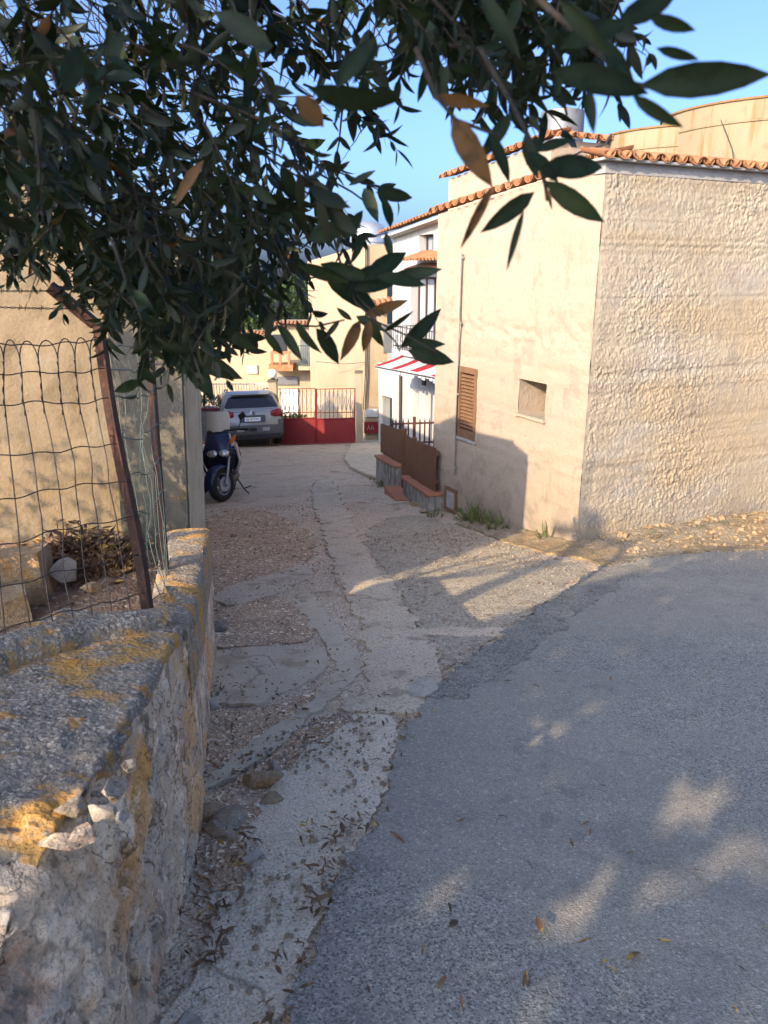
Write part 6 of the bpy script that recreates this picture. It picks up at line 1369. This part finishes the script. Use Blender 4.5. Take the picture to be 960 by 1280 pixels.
def twig(p, d, L, nl, ll, r=.0021, tint=None, droop=.35, connect=.0, force=False):
    d = Vector(d).normalized(); pts = [Vector(p)]; k = 7
    for i in range(k):
        d = (d+Vector((0, 0, -droop/k))+Vector(rt.normal(size=3))*.06).normalized(); pts.append(pts[-1]+d*(L/k))
    wood.tube(pts, [r*(1-.75*i/k) for i in range(k+1)], 5)
    ph = rt.uniform(0, 6.28)
    for i in range(nl):
        f = .12+.88*(i+1)/nl; a = f*k; j = min(int(a), k-1); q = pts[j].lerp(pts[j+1], a-j); t = (pts[j+1]-pts[j]).normalized()
        for sgn in (0, pi):
            if rt.uniform() < .12: continue
            az = ph+sgn+(i % 2)*pi/2+rt.normal()*.35; u = t.orthogonal().normalized(); w = t.cross(u); side = u*cos(az)+w*sin(az)
            dd = (t*rt.uniform(.35, .9)+side*rt.uniform(.5, .95)+Vector((0, 0, -.28))).normalized()
            l = ll*rt.uniform(.62, 1.15)*(1-.25*max(0, f-.7)/.3)
            if in_dapple(q) or (not force and lit_zone(q)): continue
            OL.add(q, dd, t+Vector(rt.normal(size=3))*.35, l, rt.uniform(0, 1)**1.15*.955 if tint is None else tint, rt.uniform(1.0, 1.55), int(rt.integers(5)))
D1 = [(-70, -60), (520, -60), (505, 60), (480, 150), (455, 215), (415, 285), (360, 325), (300, 375), (235, 425), (170, 400), (125, 365), (85, 335), (25, 300), (-70, 300)]
D2 = [(500, -60), (800, -60), (780, 10), (740, 50), (690, 75), (600, 75), (500, 80)]
def fill(poly, n, zr, ll, Lr, nl, push=0.):
    A = np.array(poly); k = 0
    while k < n:
        x, y = rt.uniform(A[:, 0].min(), A[:, 0].max()), rt.uniform(A[:, 1].min(), A[:, 1].max())
        if not in_poly(np.array([x]), np.array([y]), poly)[0]: continue
        k += 1; Z = rt.uniform(*zr); L = rt.uniform(*Lr); d = Vector((rt.normal()*.6+.35, rt.normal()*.5, rt.normal()*.35-.40)).normalized(); e = U(x, y, Z); s = e-d*L*.55
        twig(s, d, L, int(nl*rt.uniform(.8, 1.25)), ll*rt.uniform(.8, 1.2))
        if k % 14 == 0:
            q = nearest(s); bow = Vector((rt.normal()*.08, rt.normal()*.08, .10+.12*(q-s).length)); pts = []
            for f in np.linspace(0, 1, 9): c = s.lerp(q, f)+bow*sin(pi*f); pts.append(c+Vector(rt.normal(size=3))*.012*sin(pi*f))
            if not any(lit_zone(c) for c in pts): wood.tube(pts, [.0022+.0035*f for f in np.linspace(0, 1, 9)], 5)
DL = [(-70, -60), (300, -60), (290, 120), (250, 260), (255, 400), (235, 425), (170, 400), (125, 365), (85, 335), (25, 300), (-70, 300)]
fill(D1, 26, (.75, 1.0), .042, (.10, .18), 6)
fill(D1, 120, (1.0, 1.6), .044, (.14, .24), 9)
fill(D1, 150, (1.6, 2.7), .052, (.20, .34), 11)
fill(DL, 70, (1.0, 1.6), .044, (.14, .24), 9)
fill(DL, 220, (1.6, 2.7), .052, (.20, .34), 11)
fill(D2, 62, (.8, 1.3), .044, (.10, .2), 7)
fill([(500, -60), (700, -60), (640, 40), (520, 60)], 22, (1.0, 1.6), .046, (.12, .2), 8)
fill([(-300, -420), (820, -420), (780, -20), (-300, -20)], 40, (.9, 2.4), .054, (.2, .36), 10)
fill([(-350, -60), (-40, -60), (-60, 330), (-350, 330)], 50, (1.2, 2.6), .054, (.2, .36), 10)
fill([(110, 300), (330, 300), (340, 390), (240, 425), (150, 400)], 52, (1.6, 2.4), .055, (.14, .26), 9)
fill([(-40, 190), (110, 250), (130, 330), (60, 325), (-40, 280)], 26, (1.7, 2.5), .055, (.14, .26), 9)
fill([(240, 240), (390, 250), (370, 330), (280, 370)], 16, (1.2, 2.), .055, (.14, .24), 8)
fill([(510, 70), (720, 80), (735, 120), (690, 165), (590, 120)], 5, (.8, 1.1), .046, (.08, .14), 5)
for _ in range(200):                         # unseen sprays left of the fence, added to shade the pillar
    q = Vector((rt.uniform(-1.75, -1.30), 4.6, rt.uniform(-.5, 1.35))); e = q+SUN*rt.uniform(1.3, 2.6)
    if to_px(e)[0] > -20: continue
    twig(e, (rt.normal(), rt.normal(), -.4), rt.uniform(.2, .35), 12, .07, force=True)
for _ in range(60):  # more unseen sprays, added to dapple the foot of the tan wall
    q = Vector((rt.uniform(-3.6, -1.7), 4.9, rt.uniform(-.1, .55)+.1*rt.normal())); e = q+SUN*rt.uniform(2.2, 3.8)
    if to_px(e)[0] > -20: continue
    twig(e, (rt.normal(), rt.normal(), -.4), rt.uniform(.2, .35), 9, .06)
def lp(x0, y0, x1, y1, Z, tint=.3, w=1., dz=0., roll=None, kind=0):
    a, b = U(x0, y0, Z), U(x1, y1, Z+dz); v = b-a; u = (CAM-a).normalized()+Vector(rt.normal(size=3))*(.35 if roll is None else roll); OL.add(a, v, u, v.length, tint, w, kind)
def sp(pts, Z, r=.0022):
    wood.tube([U(x, y, Z if not isinstance(Z, (list, tuple)) else Z[0]+(Z[1]-Z[0])*i/(len(pts)-1)) for i, (x, y) in enumerate(pts)], [r*(1-.5*i/len(pts)) for i in range(len(pts))], 6)
# near leaves, measured one by one
lp(800, 106, 968, 92, .50, .35, 1.02, -.02, .15); lp(690, 90, 815, 112, .52, .2, 1.1, 0, .2); lp(745, 45, 800, 115, .55, .5, 1.2); lp(790, 118, 852, 162, .5, .75, .9); lp(735, 110, 742, 165, .55, .3, 1.0)
sp([(650, -20), (720, 40), (790, 105), (810, 108)], [.7, .5], .003)
lp(700, 60, 790, 20, .55, .2, 1.2); lp(770, 30, 850, -10, .5, .2, 1.3); lp(700, 0, 760, 70, .5, .4, .9); lp(600, -10, 650, 70, .6, .3, .9); lp(810, 20, 870, 40, .5, .5, 1.1); lp(820, 60, 875, 75, .52, .3, .9)
lp(565, 145, 612, 232, .62, .97, 1.25, 0, .15); lp(540, 122, 612, 132, .62, .985, .9, 0, .1); sp([(520, 60), (545, 120), (570, 150), (625, 170)], .62)
sp([(600, 60), (640, 130), (670, 190), (682, 232), (684, 250)], [.75, .68], .0026)
lp(682, 226, 754, 280, .68, .4, 1.15, 0, .15); lp(676, 210, 760, 207, .68, .2, 1.2, .02, .3); lp(668, 240, 604, 290, .68, .3, 1.05, 0, .2); lp(655, 262, 633, 336, .68, .9, .45, 0, .1); lp(616, 232, 577, 308, .66, .96, .55, 0, .1)
lp(660, 190, 700, 225, .68, .2, 1.5); lp(684, 235, 690, 262, .68, .96, .7); lp(640, 140, 600, 200, .7, .3, 1.0);  lp(670, 190, 716, 170, .7, .3, 1.3);  lp(610, 165, 640, 225, .7, .25, 1.1); lp(655, 170, 672, 222, .7, .1, 1.2)
# the sparse spray in front of the awning
sp([(395, 240), (418, 300), (430, 345), (455, 380), (475, 395)], [1.15, .98]); sp([(430, 345), (445, 378), (470, 402), (510, 420), (545, 440)], [1.05, .95], .0018); sp([(470, 402), (495, 428), (500, 440)], .96, .0015)
for a in [(385, 300, 440, 277, .4), (400, 330, 470, 350, .3), (405, 345, 478, 385, .2), (372, 330, 437, 349, .25), (430, 370, 475, 330, .2), (455, 350, 510, 312, .15), (440, 362, 505, 345, .2), (485, 350, 553, 338, .3), (470, 345, 534, 355, .5), (500, 435, 555, 386, .35), (505, 430, 556, 430, .4), (510, 438, 565, 452, .3), (478, 415, 515, 385, .75), (455, 395, 510, 376, .97), (462, 400, 455, 440, .97), (450, 400, 428, 448, .95), (460, 398, 478, 435, .5), (440, 400, 420, 385, .3), (395, 410, 428, 455, .3), (370, 400, 392, 445, .35), (350, 405, 378, 450, .3), (330, 412, 352, 445, .3), (425, 400, 405, 425, .2), (445, 395, 480, 415, .15), (430, 300, 455, 260, .3), (408, 288, 450, 290, .9), (482, 290, 490, 325, .2), (488, 285, 480, 240, .25), (455, 290, 440, 330, .4), (470, 240, 520, 248, .3), (455, 235, 470, 270, .3), (436, 232, 470, 215, .35)]:
    lp(*a[:4], rt.uniform(.92, 1.08), a[4], rt.uniform(.95, 1.35), rt.uniform(-.02, .02), .3, int(rt.integers(3)))
sp([(395, 215), (440, 240), (470, 262)], 1.15, .002); sp([(330, 380), (350, 405), (395, 408), (430, 400)], [1.2, 1.], .002); sp([(410, 280), (450, 300), (485, 290)], 1., .0015)
for a in [(235, 440, 300, 475, .3), (225, 430, 265, 495, .4), (240, 440, 290, 445, .3), (250, 425, 222, 470, .25), (205, 440, 240, 470, .2), (300, 400, 262, 440, .3), (280, 410, 320, 440, .4), (0, 335, 20, 322, .5), (60, 350, 30, 330, .6), (90, 365, 70, 330, .7)]:
    lp(*a[:4], rt.uniform(1.3, 1.6), a[4], rt.uniform(1., 1.4), 0, .3, int(rt.integers(3)))
lp(80, 115, 100, 55, .7, .85, 1.8); lp(370, 120, 405, 155, .7, .96, 2.4); lp(255, 200, 215, 255, .9, .97, .9); lp(340, 60, 265, 10, .6, .2, 1.3); lp(385, 110, 500, 135, .62, .3, 1.3); lp(420, 110, 470, 40, .6, .25, 1.2); lp(440, 105, 480, 50, .62, .8, .6)
wood.build('branches', M['bark'], ot, smooth=True); OL.build('foliage', M['olive_leaf'], ot, inv=Matrix.Translation(TB).inverted())
# ------------------------------------------------------------------ big unseen tree behind the camera, crown shaped to shade the road
bt_ = thing('shade_tree', 'large unseen leafy tree behind the camera, its crown shaped to shade the road', 'tree', (-5.2, -4.3, h(-5.2, -4.3)))
rs = np.random.default_rng(5); SL = Leaves(); cnt = 0; wood = At(bt_)()
b = Vector((-5.2, -4.3, h(-5.2, -4.3)-.3)); wood.tube([b, b+Vector((.1, 0, 1.2)), b+Vector((.0, .2, 2.3))], [.24, .18, .12], 12)
ends = []
while cnt < 13000:  # leaves set back along the sun rays, gaps left for sun flecks
    x, y = rs.uniform(-1.4, 6.5), rs.uniform(.3, 8.2); z = float(Hbase(x, y)); px, py, Z = to_px((x, y, z))
    if Z > .4:
        if py < float(np.interp(px, L1X, L1Y))+15+5*n1(x*5, y*5): continue
        bad = False
        for (cx, cy, a, bb, th) in DAP:
            dx, dy = px-cx, py-cy; u = dx*cos(th)+dy*sin(th); v = -dx*sin(th)+dy*cos(th); u /= a*2.2; v /= bb*2.7
            if u*u+v*v < 1: bad = True; break
        if bad: continue
        if px < 545 and py < 760: continue
    t = max(rs.uniform(6.2, 8.8), (y+1.6)/.79+rs.uniform(0, 1.8))+.5*n1(x*.8, y*.8, 3); p = Vector((x, y, z))+SUN/cos(SUN_EL)*t
    cnt += 1; SL.add(p, rs.normal(size=3), SUN+Vector(rs.normal(size=3))*.7, .125*rs.uniform(.6, 1.15), rs.uniform(0, .9), rs.uniform(2.2, 3.4), int(rs.integers(3)))
    if cnt % 800 == 0: ends.append(p)
for e in ends:
    s = b+Vector((0, .15, 2.2))
    if any(lit_zone(s.lerp(e, f)) or in_dapple(s.lerp(e, f)) for f in np.linspace(.2, 1, 12)): continue
    wood.tube([s, s.lerp(e, .35)+Vector((0, 0, .4)), s.lerp(e, .7)+Vector((0, 0, .2)), e], [.06, .035, .018, .006], 6)
wood.build('trunk', M['bark'], bt_, smooth=True); SL.build('crown', M['tree_leaf'], bt_, inv=Matrix.Translation(bt_.location).inverted(), temps=[leaf_template(3, .16, .2, .1), leaf_template(3, .17, .2, .3), leaf_template(3, .16, .3, -.1)])
q0 = G(590, 742); t = 8.6; pb_ = Vector((q0.x, q0.y, 0))-Vector((-SUN.x, -SUN.y, 0)).normalized()*t; pe = V(786, 661, 8.1); top = pe.z+(Vector((pe.x, pe.y))-Vector((pb_.x, pb_.y))).length*tan(SUN_EL)
up_ = thing('utility_pole', 'weathered wooden utility pole behind the camera at the road side', 'pole', (pb_.x, pb_.y, h(pb_.x, pb_.y))); o = MB(); ht = top-h(pb_.x, pb_.y); o.tube([(0, 0, -.4), (0, 0, ht*.5), (0, 0, ht)], [.10, .09, .075], 14); o.build('shaft', M['wood'], up_, smooth=True)
o = MB(); o.box((0, 0, ht-.25), (.9, .08, .09), .01, Euler((0, 0, -.7))); o.build('cross_arm', M['wood'], up_)
# ------------------------------------------------------------------ unseen left-hand house, added to shade the lower lane
nb = thing('shade_house', 'unseen pale house with tiled roof, added left of the lane to shade it', 'house', (-9, 18, h(-9, 18)))
NA = At(nb); o = NA(); hz = h(-9, 20); o.box((-8.9, 18.5, hz+.6), (5.2, 11, 4.6), .02); o.build('wall', M['yellow_wall'], nb)
o = NA(); rz = hz+2.9; o.prism([(-11.7, 13-.3, rz), (-6.1, 13-.3, rz), (-8.9, 13-.3, rz+.7)], (0, 0, 0), (0, 11.6, 0)); o.build('roof', M['tile'], nb)
o = NA(); 
for yy in (14.5, 17.5, 20.5): o.box((-6.29, yy, hz+1.5), (.06, .8, 1.1), .01)
o.build('window_shutters', M['brown_shutter'], nb)
# ------------------------------------------------------------------ light, sky, camera
w = bpy.data.worlds.new('World'); bpy.context.scene.world = w; w.use_nodes = True; nt = w.node_tree
sky = nt.nodes.new('ShaderNodeTexSky'); sky.sky_type = 'NISHITA'; sky.sun_disc = False; sky.sun_elevation = SUN_EL; sky.sun_rotation = SUN_AZ % (2*pi)
sky.air_density = .5; sky.dust_density = 4.5; sky.ozone_density = 5.5; sky.altitude = 100
bg = nt.nodes['Background']; bg.inputs['Strength'].default_value = SKY_S; nt.links.new(sky.outputs[0], bg.inputs[0])
sl = bpy.data.lights.new('sun', 'SUN'); sl.energy = SUN_S; sl.angle = radians(.53); sl.color = (1., .80, .56); so = bpy.data.objects.new('sun', sl); C.objects.link(so); so.rotation_euler = (-SUN).to_track_quat('-Z', 'Y').to_euler()
cd = bpy.data.cameras.new('camera'); co = bpy.data.objects.new('camera', cd); C.objects.link(co); co.location = CAM; co.rotation_euler = (pi/2-PITCH, 0, 0)
cd.sensor_fit = 'VERTICAL'; cd.sensor_height = 36; cd.sensor_width = 27; cd.lens = 36*FPX/1280; cd.clip_start = .05; cd.clip_end = 600
cd.dof.use_dof = True; cd.dof.focus_distance = 5.; cd.dof.aperture_fstop = 9.
S = bpy.context.scene; S.camera = co; S.view_settings.view_transform = 'Standard'; S.view_settings.look = 'None'; S.view_settings.gamma = 1; S.view_settings.exposure = EXPO
S.cycles.max_bounces = 6; S.cycles.use_denoising = True; S.cycles.sample_clamp_indirect = 8
